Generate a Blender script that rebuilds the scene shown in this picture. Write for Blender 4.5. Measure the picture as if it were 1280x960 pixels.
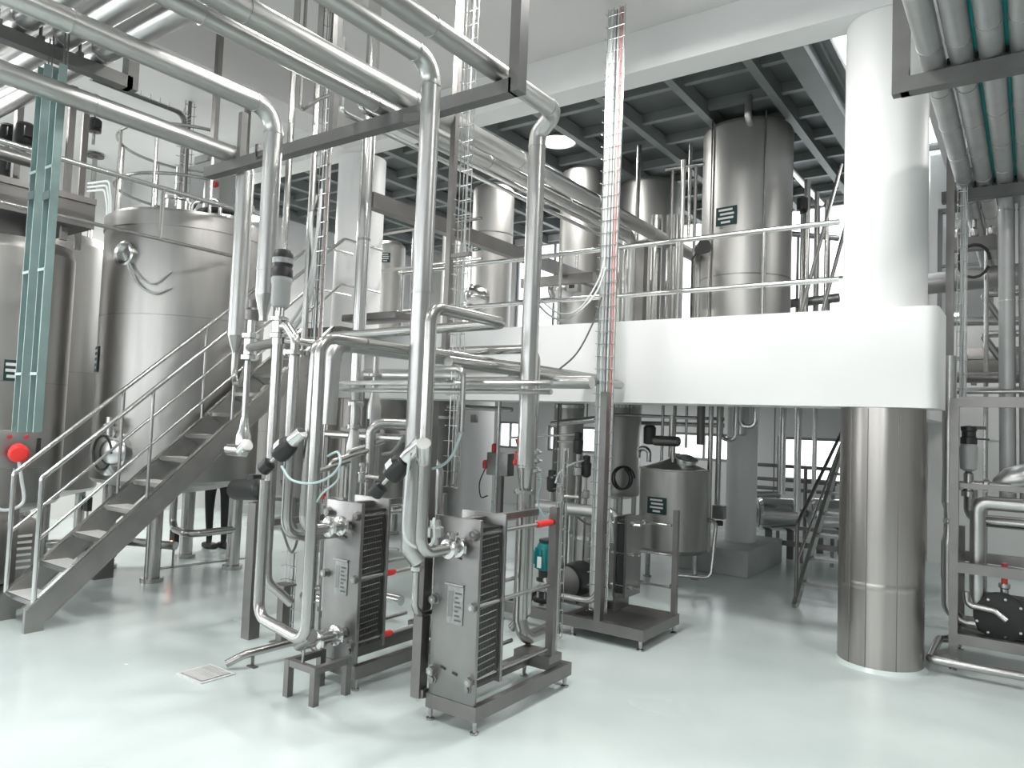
import bpy, bmesh, math, random
from mathutils import Vector, Matrix, Quaternion
random.seed(7)
V = Vector
for o in list(bpy.data.objects): bpy.data.objects.remove(o)
scene = bpy.context.scene
col = scene.collection
PI = math.pi

# ------------------------------------------------------------------ camera
F = 919.0; EYE = 1.8
Yc = V((650, -72, -919)).normalized()
Xc = V((1300, -3, 919)); Xc = (Xc - Yc * Xc.dot(Yc)).normalized()
Zc = Xc.cross(Yc)
ROT = Matrix((Xc, Yc, Zc))            # camera axes -> world axes
CAM = V((0, 0, EYE))
cd = bpy.data.cameras.new('camera'); cam = bpy.data.objects.new('camera', cd); col.objects.link(cam)
cam.matrix_world = Matrix.Translation(CAM) @ ROT.to_4x4()
cd.sensor_width = 36; cd.lens = F / 1280 * 36; cd.clip_start = 0.05; cd.clip_end = 200
scene.camera = cam

# ------------------------------------------------------------------ world, exposure
w = bpy.data.worlds.new('sky'); scene.world = w; w.use_nodes = True
bg = w.node_tree.nodes['Background']; bg.inputs[0].default_value = (0.93, 0.97, 1.0, 1); bg.inputs[1].default_value = 3.0
vs = scene.view_settings
vs.view_transform = 'Standard'; vs.look = 'None'; vs.gamma = 1; vs.use_curve_mapping = False
vs.exposure = 0.25

def area(name, loc, rot, sx, sy, power, color=(1, 1, 1), spread=None):
    l = bpy.data.lights.new(name, 'AREA'); l.shape = 'RECTANGLE'; l.size = sx; l.size_y = sy; l.energy = power; l.color = color
    if spread: l.spread = spread
    o = bpy.data.objects.new(name, l); col.objects.link(o); o.location = loc; o.rotation_euler = rot
    return o
# daylight entering by the tall windows of the wall behind the photographer and the far windows
for i, x in enumerate((-9.5, -6.0, -2.5, 1.0)):
    area('window_fill', (x, -4.82, 2.9), (PI / 2, 0, 0), 2.0, 2.6, 30, (0.97, 0.985, 1.0))

for y in (-2.1, 0.9): area('window_fill', (-12.44, y, 2.8), (PI / 2, 0, -PI / 2), 2.0, 2.8, 130, (0.97, 0.985, 1.0))  # added fill at the unseen left windows, brightens the upper left

# ------------------------------------------------------------------ pixel to place (photo frame 1280 x 960)
def ray(u, v): return ROT @ V((u - 640, 480 - v, -F))
def az(u, v, z): d = ray(u, v); return CAM + d * ((z - EYE) / d.z)
def ax(u, v, x): d = ray(u, v); return CAM + d * (x / d.x)
def ay(u, v, y): d = ray(u, v); return CAM + d * (y / d.y)
def zat(v, x, y):                     # height at which the vertical over (x, y) crosses image row v
    a = ROT.transposed() @ (V((x, y, 0)) - CAM); b = ROT.transposed() @ V((0, 0, 1)); k = (480 - v) / F
    return -(a.y + k * a.z) / (b.y + k * b.z)

# ------------------------------------------------------------------ materials
MATS = {}
def mat(name, color, rough=0.5, metal=0.0, noise=None, bump=None, rnoise=None, emit=None, aniso=0, trans=0, stretch=(1, 1, 1), coat=0, spec=None):
    m = bpy.data.materials.new(name); m.use_nodes = True; nt = m.node_tree; N = nt.nodes; L = nt.links
    b = N['Principled BSDF']
    b.inputs['Base Color'].default_value = (*color, 1); b.inputs['Roughness'].default_value = rough; b.inputs['Metallic'].default_value = metal
    if aniso: b.inputs['Anisotropic'].default_value = aniso
    if trans: b.inputs['Transmission Weight'].default_value = trans
    if coat: b.inputs['Coat Weight'].default_value = coat; b.inputs['Coat Roughness'].default_value = 0.1
    if spec is not None: b.inputs['Specular IOR Level'].default_value = spec
    if noise or bump or rnoise:
        tc = N.new('ShaderNodeTexCoord'); mp = N.new('ShaderNodeMapping'); mp.inputs['Scale'].default_value = stretch
        L.new(tc.outputs['Object'], mp.inputs[0])
    if noise:                          # (scale, second colour, detail)
        n = N.new('ShaderNodeTexNoise'); n.inputs['Scale'].default_value = noise[0]; n.inputs['Detail'].default_value = noise[2] if len(noise) > 2 else 4
        L.new(mp.outputs[0], n.inputs[0])
        r = N.new('ShaderNodeValToRGB'); r.color_ramp.elements[0].position = 0.35; r.color_ramp.elements[1].position = 0.7
        r.color_ramp.elements[0].color = (*noise[1], 1); r.color_ramp.elements[1].color = (*color, 1)
        L.new(n.outputs[0], r.inputs[0]); L.new(r.outputs[0], b.inputs['Base Color'])
    if rnoise:                         # (scale, low, high)
        n = N.new('ShaderNodeTexNoise'); n.inputs['Scale'].default_value = rnoise[0]; n.inputs['Detail'].default_value = 2
        L.new(mp.outputs[0], n.inputs[0])
        r = N.new('ShaderNodeMapRange'); r.inputs[1].default_value = 0.2; r.inputs[2].default_value = 0.8
        r.inputs[3].default_value = rnoise[1]; r.inputs[4].default_value = rnoise[2]
        L.new(n.outputs[0], r.inputs[0]); L.new(r.outputs[0], b.inputs['Roughness'])
    if bump:                           # (scale, strength)
        n = N.new('ShaderNodeTexNoise'); n.inputs['Scale'].default_value = bump[0]; n.inputs['Detail'].default_value = 3
        L.new(mp.outputs[0], n.inputs[0])
        bp = N.new('ShaderNodeBump'); bp.inputs['Strength'].default_value = bump[1]; bp.inputs['Distance'].default_value = 0.02
        L.new(n.outputs[0], bp.inputs['Height']); L.new(bp.outputs[0], b.inputs['Normal'])
    if emit:
        b.inputs['Emission Color'].default_value = (*emit[0], 1); b.inputs['Emission Strength'].default_value = emit[1]
    MATS[name] = m; return m
mat('steel', (0.47, 0.465, 0.45), 0.27, 1)
mat('steel_bright', (0.68, 0.68, 0.67), 0.2, 1)
mat('cladding', (0.55, 0.55, 0.54), 0.34, 1, noise=(3, (0.50, 0.50, 0.49), 2), bump=(5, 0.012))
mat('grey_clad', (0.47, 0.475, 0.47), 0.5, 0.7, noise=(5, (0.42, 0.425, 0.42)))
mat('tank_steel', (0.46, 0.447, 0.43), 0.36, 1, noise=(2.2, (0.40, 0.39, 0.375)), rnoise=(2, 0.34, 0.42), stretch=(3, 3, 0.35))
mat('brushed_sheet', (0.50, 0.47, 0.445), 0.3, 1, noise=(2.0, (0.42, 0.395, 0.375)), rnoise=(3, 0.25, 0.36), bump=(2.2, 0.05), stretch=(5, 5, 0.15))
mat('plate_steel', (0.34, 0.335, 0.325), 0.4, 1, noise=(4, (0.29, 0.285, 0.28), 2))
mat('frame_steel', (0.27, 0.26, 0.25), 0.42, 0.9, noise=(5, (0.23, 0.22, 0.215), 2))
mat('stair_steel', (0.42, 0.405, 0.39), 0.4, 0.85, noise=(5, (0.36, 0.35, 0.335), 2))
mat('beam_paint', (0.155, 0.155, 0.15), 0.5, 0.3, noise=(5, (0.13, 0.13, 0.126), 2))
mat('dark_steel', (0.20, 0.195, 0.19), 0.45, 1)
mat('tread', (0.80, 0.80, 0.79), 0.55, 0.0, noise=(50, (0.66, 0.66, 0.65)), bump=(160, 0.3))
mat('white_paint', (0.84, 0.845, 0.84), 0.45, 0, noise=(0.9, (0.79, 0.795, 0.79)), bump=(5, 0.03))
mat('wall_paint', (0.80, 0.80, 0.79), 0.6, 0, noise=(0.6, (0.75, 0.75, 0.74)))
mat('rear_dimmed', (0.40, 0.41, 0.405), 0.6, 0, noise=(0.6, (0.36, 0.37, 0.365)))  # dimness behind the camera put into the colour, for darker steel reflections
mat('ceiling_paint', (0.74, 0.725, 0.72), 0.7, 0, noise=(0.5, (0.70, 0.685, 0.68)))
mat('deck_paint', (0.13, 0.15, 0.148), 0.55, 0.0, noise=(1.5, (0.10, 0.115, 0.113)))
mat('deck_beam', (0.23, 0.255, 0.25), 0.5, 0.0, noise=(2, (0.19, 0.21, 0.205)))
mat('floor_epoxy', (0.69, 0.762, 0.75), 0.2, 0, noise=(0.7, (0.56, 0.635, 0.627), 7), rnoise=(0.8, 0.18, 0.30))
mat('concrete', (0.50, 0.52, 0.51), 0.5, 0, noise=(3, (0.42, 0.44, 0.43)))
mat('black_plastic', (0.022, 0.023, 0.023), 0.4)
mat('rubber', (0.03, 0.032, 0.032), 0.6)
mat('gasket', (0.035, 0.037, 0.037), 0.5, 0.2)
mat('grey_plastic', (0.36, 0.37, 0.365), 0.45)
mat('cable_grey', (0.50, 0.52, 0.515), 0.5)
mat('cable_dark', (0.12, 0.125, 0.125), 0.5)
mat('cable_pale', (0.66, 0.70, 0.70), 0.45)
mat('cable_red', (0.75, 0.30, 0.28), 0.5)
mat('hose_teal', (0.42, 0.54, 0.54), 0.35)
mat('vessel_steel', (0.50, 0.495, 0.48), 0.46, 1, noise=(1.5, (0.44, 0.435, 0.42), 2), stretch=(3, 3, .3))
mat('tray_green', (0.24, 0.33, 0.32), 0.5, 0.15, noise=(9, (0.20, 0.29, 0.28)))
mat('pump_teal', (0.005, 0.23, 0.23), 0.35, 0, noise=(15, (0.004, 0.18, 0.18)))
mat('pipe_teal', (0.02, 0.30, 0.29), 0.4)
mat('red_cap', (0.85, 0.035, 0.03), 0.4)
mat('red_plug', (0.55, 0.04, 0.045), 0.35)
mat('sign_green', (0.012, 0.045, 0.042), 0.4)
mat('sign_white', (0.78, 0.79, 0.78), 0.5)
mat('label_paper', (0.42, 0.43, 0.42), 0.35, 0.3, noise=(40, (0.3, 0.31, 0.31)))
mat('window_frame', (0.30, 0.31, 0.31), 0.5)
mat('glass', (0.97, 0.99, 0.99), 0.02, 0, trans=1)
mat('lamp_lens', (1, 1, 1), 0.5, emit=((1.0, 0.99, 0.96), 14))
mat('led_red', (1, 0.1, 0.06), 0.4, emit=((1, 0.25, 0.15), 8))
mat('led_teal', (0.1, 0.8, 0.75), 0.4, emit=((0.2, 0.9, 0.85), 1.5))
mat('trousers', (0.018, 0.018, 0.02), 0.8)
mat('shoe', (0.03, 0.028, 0.028), 0.55)

# ------------------------------------------------------------------ mesh builder
class B:
    def __init__(s): s.v = []; s.f = []
    def _add(s, vs, fs):
        n = len(s.v); s.v += [tuple(p) for p in vs]; s.f += [tuple(i + n for i in f) for f in fs]; return s
    def box(s, lo, hi):
        (a, b, c), (d, e, f) = lo, hi
        return s._add([(a, b, c), (d, b, c), (d, e, c), (a, e, c), (a, b, f), (d, b, f), (d, e, f), (a, e, f)],
                      [(0, 3, 2, 1), (4, 5, 6, 7), (0, 1, 5, 4), (1, 2, 6, 5), (2, 3, 7, 6), (3, 0, 4, 7)])
    def cbox(s, c, sx, sy, sz): return s.box((c[0] - sx / 2, c[1] - sy / 2, c[2] - sz / 2), (c[0] + sx / 2, c[1] + sy / 2, c[2] + sz / 2))
    def rbox(s, lo, hi, r):            # box with all edges chamfered
        cs = []
        bm = bmesh.new(); bmesh.ops.create_cube(bm, size=1)
        for v in bm.verts: v.co = V([(lo[i] + hi[i]) / 2 + v.co[i] * (hi[i] - lo[i]) for i in range(3)])
        bmesh.ops.bevel(bm, geom=list(bm.edges), offset=r, segments=2, affect='EDGES', profile=0.5)
        bm.verts.index_update()
        s._add([v.co.copy() for v in bm.verts], [[v.index for v in f.verts] for f in bm.faces]); bm.free(); return s
    def bar(s, p, q, w, h, up=(0, 0, 1)):
        p = V(p); q = V(q); d = (q - p).normalized(); up = V(up)
        if abs(d.dot(up)) > 0.99: up = V((0, 1, 0))
        a = d.cross(up).normalized() * (w / 2); b = a.cross(d).normalized() * (h / 2)
        vs = [p - a - b, p + a - b, p + a + b, p - a + b, q - a - b, q + a - b, q + a + b, q - a + b]
        return s._add(vs, [(3, 2, 1, 0), (4, 5, 6, 7), (0, 1, 5, 4), (1, 2, 6, 5), (2, 3, 7, 6), (3, 0, 4, 7)])
    def lathe(s, prof, o=(0, 0, 0), d=(0, 0, 1), n=20):   # prof: (radius, distance along d)
        o = V(o); d = V(d).normalized(); t = V((1, 0, 0)) if abs(d.x) < 0.9 else V((0, 1, 0))
        a = d.cross(t).normalized(); b = d.cross(a)
        pr = [prof[0]]
        for (ra, ha), (rb, hb) in zip(prof, prof[1:]):     # support loops keep long walls evenly shaded
            ln = math.hypot(rb - ra, hb - ha)
            if ln > .2: pr += [(ra + (rb - ra) * k, ha + (hb - ha) * k) for k in (.015 / ln, 1 - .015 / ln)]
            pr.append((rb, hb))
        prof = pr; vs = []; fs = []
        for r, h in prof:
            for k in range(n):
                an = 2 * PI * k / n; vs.append(o + d * h + (a * math.cos(an) + b * math.sin(an)) * r)
        for i in range(len(prof) - 1):
            for k in range(n):
                k2 = (k + 1) % n; fs.append((i * n + k, i * n + k2, (i + 1) * n + k2, (i + 1) * n + k))
        if prof[0][0] > 1e-6: fs.append(tuple(reversed(range(n))))
        if prof[-1][0] > 1e-6: m = (len(prof) - 1) * n; fs.append(tuple(range(m, m + n)))
        return s._add(vs, fs)
    def cyl(s, p, q, r, r2=None, n=16):
        p = V(p); q = V(q); return s.lathe([(r, 0), (r if r2 is None else r2, (q - p).length)], p, q - p, n)
    def tube(s, pts, r, bend=None, n=12, k=6):
        P = fillet(pts, r * 2.2 if bend is None else bend, k)
        up = None; rings = []
        for i, p in enumerate(P):
            d = (P[min(i + 1, len(P) - 1)] - P[max(i - 1, 0)]).normalized()
            if up is None:
                t = V((0, 0, 1)) if abs(d.z) < 0.9 else V((1, 0, 0)); up = (t - d * t.dot(d)).normalized()
            else: up = (up - d * up.dot(d)).normalized()
            sd = d.cross(up); rings.append([p + (up * math.cos(2 * PI * j / n) + sd * math.sin(2 * PI * j / n)) * r for j in range(n)])
        vs = [q for g in rings for q in g]; fs = []
        for i in range(len(rings) - 1):
            for j in range(n):
                j2 = (j + 1) % n; fs.append((i * n + j, (i + 1) * n + j, (i + 1) * n + j2, i * n + j2))
        fs.append(tuple(range(n))); m = (len(rings) - 1) * n; fs.append(tuple(reversed(range(m, m + n))))
        return s._add(vs, fs)
    def ball(s, c, r, sz=1, n=14):
        return s.lathe([(max(1e-7, r * math.sin(PI * i / 8)), -r * sz * math.cos(PI * i / 8)) for i in range(9)], c, (0, 0, 1), n)
    def prism(s, poly, a, b):          # poly of 3-D points, extruded from offset a to offset b vectors
        n = len(poly); vs = [V(p) + V(a) for p in poly] + [V(p) + V(b) for p in poly]
        fs = [tuple(range(n)), tuple(reversed(range(n, 2 * n)))] + [(i, i + n, (i + 1) % n + n, (i + 1) % n) for i in range(n)]
        return s._add(vs, fs)
def fillet(pts, bend, k=6):
    pts = [V(p) for p in pts]; out = [pts[0]]
    for i in range(1, len(pts) - 1):
        p, c, q = pts[i - 1], pts[i], pts[i + 1]; a = (p - c); b = (q - c)
        la, lb = a.length, b.length; a.normalize(); b.normalize()
        ang = a.angle(b)
        if ang > 3.1 or bend <= 0: out.append(c); continue
        t = min(bend / math.tan(ang / 2), la * 0.49, lb * 0.49); rr = t * math.tan(ang / 2)
        ctr = c + (a + b).normalized() * (rr / math.sin(ang / 2)); s0 = c + a * t - ctr; s1 = c + b * t - ctr
        tot = s0.angle(s1); nrm = s0.cross(s1).normalized()
        for j in range(k + 1): out.append(ctr + Quaternion(nrm, tot * j / k) @ s0)
    out.append(pts[-1]); return out
def curve_pts(pts, n=8):               # smooth (Catmull-Rom) path for hoses and cables
    pts = [V(p) for p in pts]; P = [pts[0] * 2 - pts[1]] + pts + [pts[-1] * 2 - pts[-2]]; out = []
    for i in range(1, len(P) - 2):
        for j in range(n):
            t = j / n; a, b, c, d = P[i - 1:i + 3]
            out.append(0.5 * ((2 * b) + (c - a) * t + (2 * a - 5 * b + 4 * c - d) * t * t + (3 * b - a - 3 * c + d) * t ** 3))
    out.append(pts[-1]); return out

ORG = {}
def mesh_of(name, b, m, org=V((0, 0, 0)), bevel=None):
    me = bpy.data.meshes.new(name); me.from_pydata([tuple(V(p) - org) for p in b.v], [], b.f); me.update()
    bm = bmesh.new(); bm.from_mesh(me); bmesh.ops.recalc_face_normals(bm, faces=bm.faces)
    for f in bm.faces: f.smooth = True
    bm.to_mesh(me); bm.free()
    me.set_sharp_from_angle(angle=math.radians(35))
    me.materials.append(MATS[m]); return me
def put(name, me, parent=None, loc=(0, 0, 0), rot=None):
    o = bpy.data.objects.new(name, me); col.objects.link(o)
    if parent is not None: o.parent = parent; ORG[o.name] = ORG[parent.name]
    o.location = loc
    if rot is not None: o.rotation_mode = 'QUATERNION'; o.rotation_quaternion = rot
    return o
def tag(o, label, cat, group=None, kind=None):
    if label: o['label'] = label
    if cat: o['category'] = cat
    if group: o['group'] = group
    if kind: o['kind'] = kind
    return o
def thing(name, loc, label, cat, group=None):
    o = bpy.data.objects.new(name, None); col.objects.link(o); o.location = loc; o.empty_display_size = 0.1
    ORG[o.name] = V(loc); return tag(o, label, cat, group)
def part(name, b, m, parent, label=None):
    o = put(name, mesh_of(name, b, m, ORG[parent.name]), parent)
    if label: o['label'] = label
    return o
def single(name, b, m, label, cat, group=None):
    org = V((sum(p[0] for p in b.v) / len(b.v), sum(p[1] for p in b.v) / len(b.v), min(p[2] for p in b.v)))
    o = put(name, mesh_of(name, b, m, org), None, org); ORG[o.name] = org
    return tag(o, label, cat, group)
def struct(name, b, m, parent=None):
    if parent is not None: return part(name, b, m, parent)
    o = put(name, mesh_of(name, b, m)); ORG[o.name] = V((0, 0, 0)); o['kind'] = 'structure'; return o
CACHE = {}
def rep(name, key, build, m, parent, p, d=None, roll=None):    # a repeated piece sharing one mesh, at p, its z axis along d
    k = (name, key, m)
    if k not in CACHE: CACHE[k] = mesh_of(name, build(B()), m)
    q = None
    if d is not None: q = V((0, 0, 1)).rotation_difference(V(d).normalized())
    if roll is not None: q = roll if q is None else q @ roll
    return put(name, CACHE[k], parent, V(p) - ORG[parent.name], q)
def band(parent, p, d, r, wd=0.012, m='cladding', name='cladding_band', t=0.004):
    return rep(name, (round(r, 4), wd, t), lambda b: b.lathe([(r * 0.9, -wd / 2), (r + t, -wd / 2), (r + t, wd / 2), (r * 0.9, wd / 2)], n=18), m, parent, p, d)
def clamp(parent, p, d, r, m='steel_bright'):                  # hygienic clamp ring with a wing nut
    return rep('clamp', round(r, 4), lambda b: b.lathe([(r, -.022), (r * 1.5, -.012), (r * 1.5, .012), (r, .022)], n=16).cyl((r * 1.45, -.012, 0), (r * 1.45, .03, 0), r * .22, n=8), m, parent, p, d)
def flange(parent, p, d, r, wd=0.02, m='steel', bolts=6):
    def f(b):
        b.lathe([(r, -wd), (r, wd)], n=18)
        for i in range(bolts):
            a = 2 * PI * i / bolts; b.cyl((r * .8 * math.cos(a), r * .8 * math.sin(a), -wd * 1.5), (r * .8 * math.cos(a), r * .8 * math.sin(a), wd * 1.5), r * .1, n=6)
        return b
    return rep('flange', (round(r, 4), wd, bolts), f, m, parent, p, d)
def pipe_thing(name, pts, r, m, label, cat='pipe', group=None, bend=None, bands=None, n=14, bname='cladding_band'):
    lo = min((V(p) for p in pts), key=lambda p: p.z)
    t = thing(name, lo, label, cat, group)
    part('pipe', B().tube(pts, r, bend, n=n), m, t)
    if bands:                          # cladding joints every so many metres along the straight runs
        for a, b in zip(pts, pts[1:]):
            a = V(a); b = V(b); d = b - a; L = d.length
            if L < 0.35: continue
            bd = (r * 2.2 if bend is None else bend) * 1.02
            cnt = max(1, int((L - 2 * bd) / bands))
            for i in range(cnt + 1):
                s = bd + (L - 2 * bd) * i / cnt
                if 0.02 < s < L - 0.02: band(t, a + d.normalized() * s, d, r, name=bname)
    return t
# ================================================================== the room
XL, XR, YB, YF, ZC = -12.5, 4.0, -5.0, 13.5, 5.6
MZ0, MZ1, MY = 2.02, 2.79, 6.25          # mezzanine edge beam: bottom, top, front face
MXL, MXR = -7.6, -0.57
struct('floor', B().box((XL - .2, YB - .2, -0.15), (XR + .2, YF + .2, 0)), 'floor_epoxy')
struct('ceiling', B().box((-7.0, YB - .2, ZC), (XR + .2, 6.3, ZC + .2)), 'ceiling_paint')
struct('ceiling_left', B().box((XL - .2, YB - .2, ZC), (-7.0, 6.3, ZC + .2)), 'white_paint')  # whiter than the main ceiling: brighter light put into the colour
lw = [(-3.2, -1.0), (-0.2, 2.0)]            # unseen left wall windows, added to brighten the left ceiling, lo/hi 1.3..4.3
wl = B().box((XL - .2, YB, 0), (XL, YF, 1.3)).box((XL - .2, YB, 4.3), (XL, YF, 6.6))
for y0, y1 in ((YB, -3.2), (-1.0, -0.2), (2.0, YF)): wl.box((XL - .2, y0, 1.3), (XL, y1, 4.3))
struct('wall_left', wl, 'wall_paint')
for k, (y0, y1) in enumerate(lw):
    wf = struct('window_%d' % (31 + k), B().box((XL - .14, y0, 1.3), (XL - .06, y0 + .05, 4.3)).box((XL - .14, y1 - .05, 1.3), (XL - .06, y1, 4.3)).box((XL - .14, y0, 1.3), (XL - .06, y1, 1.35)).box((XL - .14, y0, 4.25), (XL - .06, y1, 4.3)).box((XL - .13, (y0 + y1) / 2 - .02, 1.35), (XL - .07, (y0 + y1) / 2 + .02, 4.25)), 'window_frame')
    for a, b in ((y0 + .05, (y0 + y1) / 2 - .02), ((y0 + y1) / 2 + .02, y1 - .05)): part('pane', B().box((XL - .103, a, 1.35), (XL - .097, b, 4.25)), 'glass', wf)
struct('wall_right', B().box((XR, YB, 0), (XR + .2, YF, 6.6)), 'rear_dimmed')
def wall_with_openings(name, axis, pos, t, a0, a1, z0, z1, holes, m):   # wall spanning a0..a1, holes (c0, c1, lo, hi)
    b = B(); xs = sorted({a0, a1} | {h[0] for h in holes} | {h[1] for h in holes}); zs = sorted({z0, z1} | {h[2] for h in holes} | {h[3] for h in holes})
    for i in range(len(xs) - 1):
        for j in range(len(zs) - 1):
            cx = (xs[i] + xs[i + 1]) / 2; cz = (zs[j] + zs[j + 1]) / 2
            if any(h[0] < cx < h[1] and h[2] < cz < h[3] for h in holes): continue
            b.box((xs[i], pos, zs[j]), (xs[i + 1], pos + t, zs[j + 1]))
    return struct(name, b, m)
NW = [0]
def window(c0, c1, lo, hi, y, nx, nz):
    NW[0] += 1
    b = B(); fr = .05
    b.box((c0, y, lo), (c1, y + .08, lo + fr)); b.box((c0, y, hi - fr), (c1, y + .08, hi)); b.box((c0, y, lo + fr), (c0 + fr, y + .08, hi - fr)); b.box((c1 - fr, y, lo + fr), (c1, y + .08, hi - fr))
    w_ = struct('window_%d' % NW[0], b, 'window_frame')
    wx = (c1 - c0 - 2 * fr) / nx; wz = (hi - lo - 2 * fr) / nz
    for i in range(1, nx): x = c0 + fr + wx * i; part('mullion', B().box((x - .02, y + .01, lo + fr), (x + .02, y + .07, hi - fr)), 'window_frame', w_)
    for j in range(1, nz): z = lo + fr + wz * j; part('transom', B().box((c0 + fr, y + .015, z - .02), (c1 - fr, y + .065, z + .02)), 'window_frame', w_)
    for i in range(nx):
        for j in range(nz):
            part('pane', B().box((c0 + fr + wx * i + .02, y + .035, lo + fr + wz * j + .02), (c0 + fr + wx * (i + 1) - .02, y + .041, lo + fr + wz * (j + 1) - .02)), 'glass', w_)
# far wall (behind the mezzanine) with its window bands below and above
low = [(-11.4, -10.6, 1.15, 1.75), (-9.95, -9.3, 1.2, 1.8), (-8.6, -7.2, 1.2, 1.75), (-5.75, -4.45, 1.2, 1.72), (-3.72, -2.5, 0.95, 1.72)]
up = [(-11.8, -10.0, 3.5, 5.8), (-9.6, -7.6, 3.3, 5.8), (-6.8, -5.0, 3.2, 5.85), (-4.4, -1.8, 3.2, 5.85)]
wall_with_openings('wall_back', 0, YF, .2, XL, XR, 0, 6.6, low + up, 'wall_paint')
for h in low: window(*h, YF + .06, 2, 1)
for h in up: window(*h, YF + .06, 2, 2)
# return wall on the right with two tall windows
rw = [(-1.15, -0.45, 3.5, 5.2), (0.4, 1.6, 3.5, 5.2)]
YR = 12.4
wall_with_openings('wall_right_return', 0, YR, .2, -1.25, XR, 0, 6.6, rw, 'wall_paint')
for h in rw: window(*h, YR + .06, 2, 2)
struct('wall_passage', B().box((-1.25, YR + .2, 0), (-1.05, YF, 2.2)), 'wall_paint')
struct('trim_1', B().box((MXR + .01, YR - .03, 1.8), (XR, YR, 1.86)), 'wall_paint')
# wall behind the photographer, with the tall windows that let the daylight in
rear = [(x - 1.05, x + 1.05, 1.5, 4.3) for x in (-9.5, -6.0, -2.5, 1.0)]
wall_with_openings('wall_rear', 0, YB - .2, .2, XL, XR, 0, ZC, rear, 'rear_dimmed')
for h in rear: window(*h, YB - .16, 2, 2)
# downstand beams
struct('trim_2', B().box((XL, 6.25, 5.2), (XR, 6.56, 6.4)), 'white_paint')
struct('trim_3', B().box((-7.17, YB, 5.2), (-6.7, 6.25, ZC)), 'ceiling_paint')
# mezzanine
struct('floor_mezzanine', B().box((MXL, 6.85, 2.52), (-1.25, YF, MZ1 - .002)), 'concrete')
struct('floor_mezzanine_left', B().box((-11.2, 7.4, 2.45), (MXL, YF, MZ1 - .004)), 'concrete')
def rounded_beam(lo, hi, r):
    (x0, y0, z0), (x1, y1, z1) = lo, hi; poly = [(x0, y0), (x0, y1), (x1, y1)]
    for i in range(9): a = i * PI / 16; poly.append((x1 - r + r * math.cos(a), y0 + r - r * math.sin(a)))
    return B().prism([(x, y, 0) for x, y in poly], (0, 0, z0), (0, 0, z1))
struct('trim_mezzanine_front', rounded_beam((MXL, MY, MZ0), (MXR, 6.85, MZ1), .09), 'white_paint')
struct('trim_mezzanine_side', B().box((-1.25, 6.85, MZ0), (-1.0, YR, MZ1)), 'white_paint')
# steel roof deck above the mezzanine: sheets and a grid of beams, then a skylight strip by the round column
DZ = 5.95; SX = -1.95
dk = struct('ceiling_deck', B().box((XL, 6.56, DZ), (SX, YF, DZ + .1)), 'deck_paint')
for i in range(8):
    y = 7.2 + i * .8
    part('purlin', B().box((XL, y - .04, DZ - .12), (SX, y + .04, DZ)), 'deck_beam', dk)
for i in range(12):
    x = SX - .55 - i * .9
    part('joist', B().box((x - .05, 6.56, DZ - .2), (x + .05, YF, DZ - .02)), 'deck_beam', dk)
part('main_beam', B().box((SX - .12, 6.56, DZ - .34), (SX + .1, YF, DZ - .26)).box((SX - .03, 6.56, DZ - .3), (SX + .03, YF, DZ)).box((SX - .12, 6.56, DZ - .02), (SX + .1, YF, DZ + .1)), 'deck_beam', dk)
SE = -1.0
sk = struct('window_skylight', B().box((SX + .1, 6.56, DZ + .05), (SX + .18, YF, DZ + .13)).box((SE - .08, 6.56, DZ + .05), (SE, YF, DZ + .13)), 'window_frame')
for i in range(5):
    y0 = 6.6 + i * 1.35
    part('glazing_bar', B().box((SX + .18, y0 - .03, DZ + .02), (SE - .08, y0 + .03, DZ + .12)), 'window_frame', sk)
    part('pane', B().box((SX + .18, y0 + .03, DZ + .07), (SE - .08, y0 + 1.32, DZ + .08)), 'glass', sk)
struct('ceiling_right', B().box((SE, 6.56, ZC), (XR, YF, ZC + .55)), 'ceiling_paint')
struct('trim_right_lintel', B().box((SE, YR - .5, 5.15), (XR, YR, ZC)), 'deck_beam')
# ------------------------------------------------------------------ round columns: steel-clad below the mezzanine, white above
def column(x, y, label, r=.31, steel=True, plinth=None, top=ZC, z0=0):
    t = thing('round_column', (x, y, z0), label, 'column', 'round columns')
    if steel:
        part('steel_cladding', B().lathe([(r, z0), (r, .62), (r * 1.006, .625), (r * 1.006, .655), (r, .66), (r, MZ0 - .002)], (x, y, 0), n=48), 'brushed_sheet', t, 'brushed steel sheet with a horizontal seam')
        for an in (-1.05, -2.2, -1.75):
            part('sheet_seam', B().bar((x + r * math.cos(an), y + r * math.sin(an), z0 + .01), (x + r * math.cos(an), y + r * math.sin(an), MZ0 - .01), .006, .006), 'dark_steel', t)
        part('base_ring', B().lathe([(r + .012, z0), (r + .03, z0), (r + .004, .03)], (x, y, 0), n=40), 'floor_epoxy', t)
    else: part('lower_shaft', B().cyl((x, y, z0), (x, y, 2.5), r, n=40), 'white_paint' if steel is False else 'plate_steel', t)
    if top: part('upper_shaft', B().cyl((x, y, MZ1 - .2 if steel else 2.5), (x, y, top), r, n=48), 'white_paint', t)
    return t
column(-0.985, 6.575, 'round column in front, steel clad below the white edge beam, plain white above')
column(-7.3, 6.66, 'white column seen between the cable bundle and the tall shiny pipe', top=5.2)
c3 = ay(927, 600, 9.9)
column(c3.x, 9.9, 'pale column standing on a concrete plinth under the mezzanine', r=.2, steel=False, top=None, z0=.33)
single('plinth', B().rbox((c3.x - .62, 9.1, 0), (c3.x + .36, 10.6, .33), .015), 'concrete', 'grey concrete plinth block under the pale column', 'plinth')
c4 = ay(594, 580, 9.0)
column(c4.x, 9.0, 'pale grey column with a small junction box, behind the plate heat exchangers', r=.27, steel=False, top=None)

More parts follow.
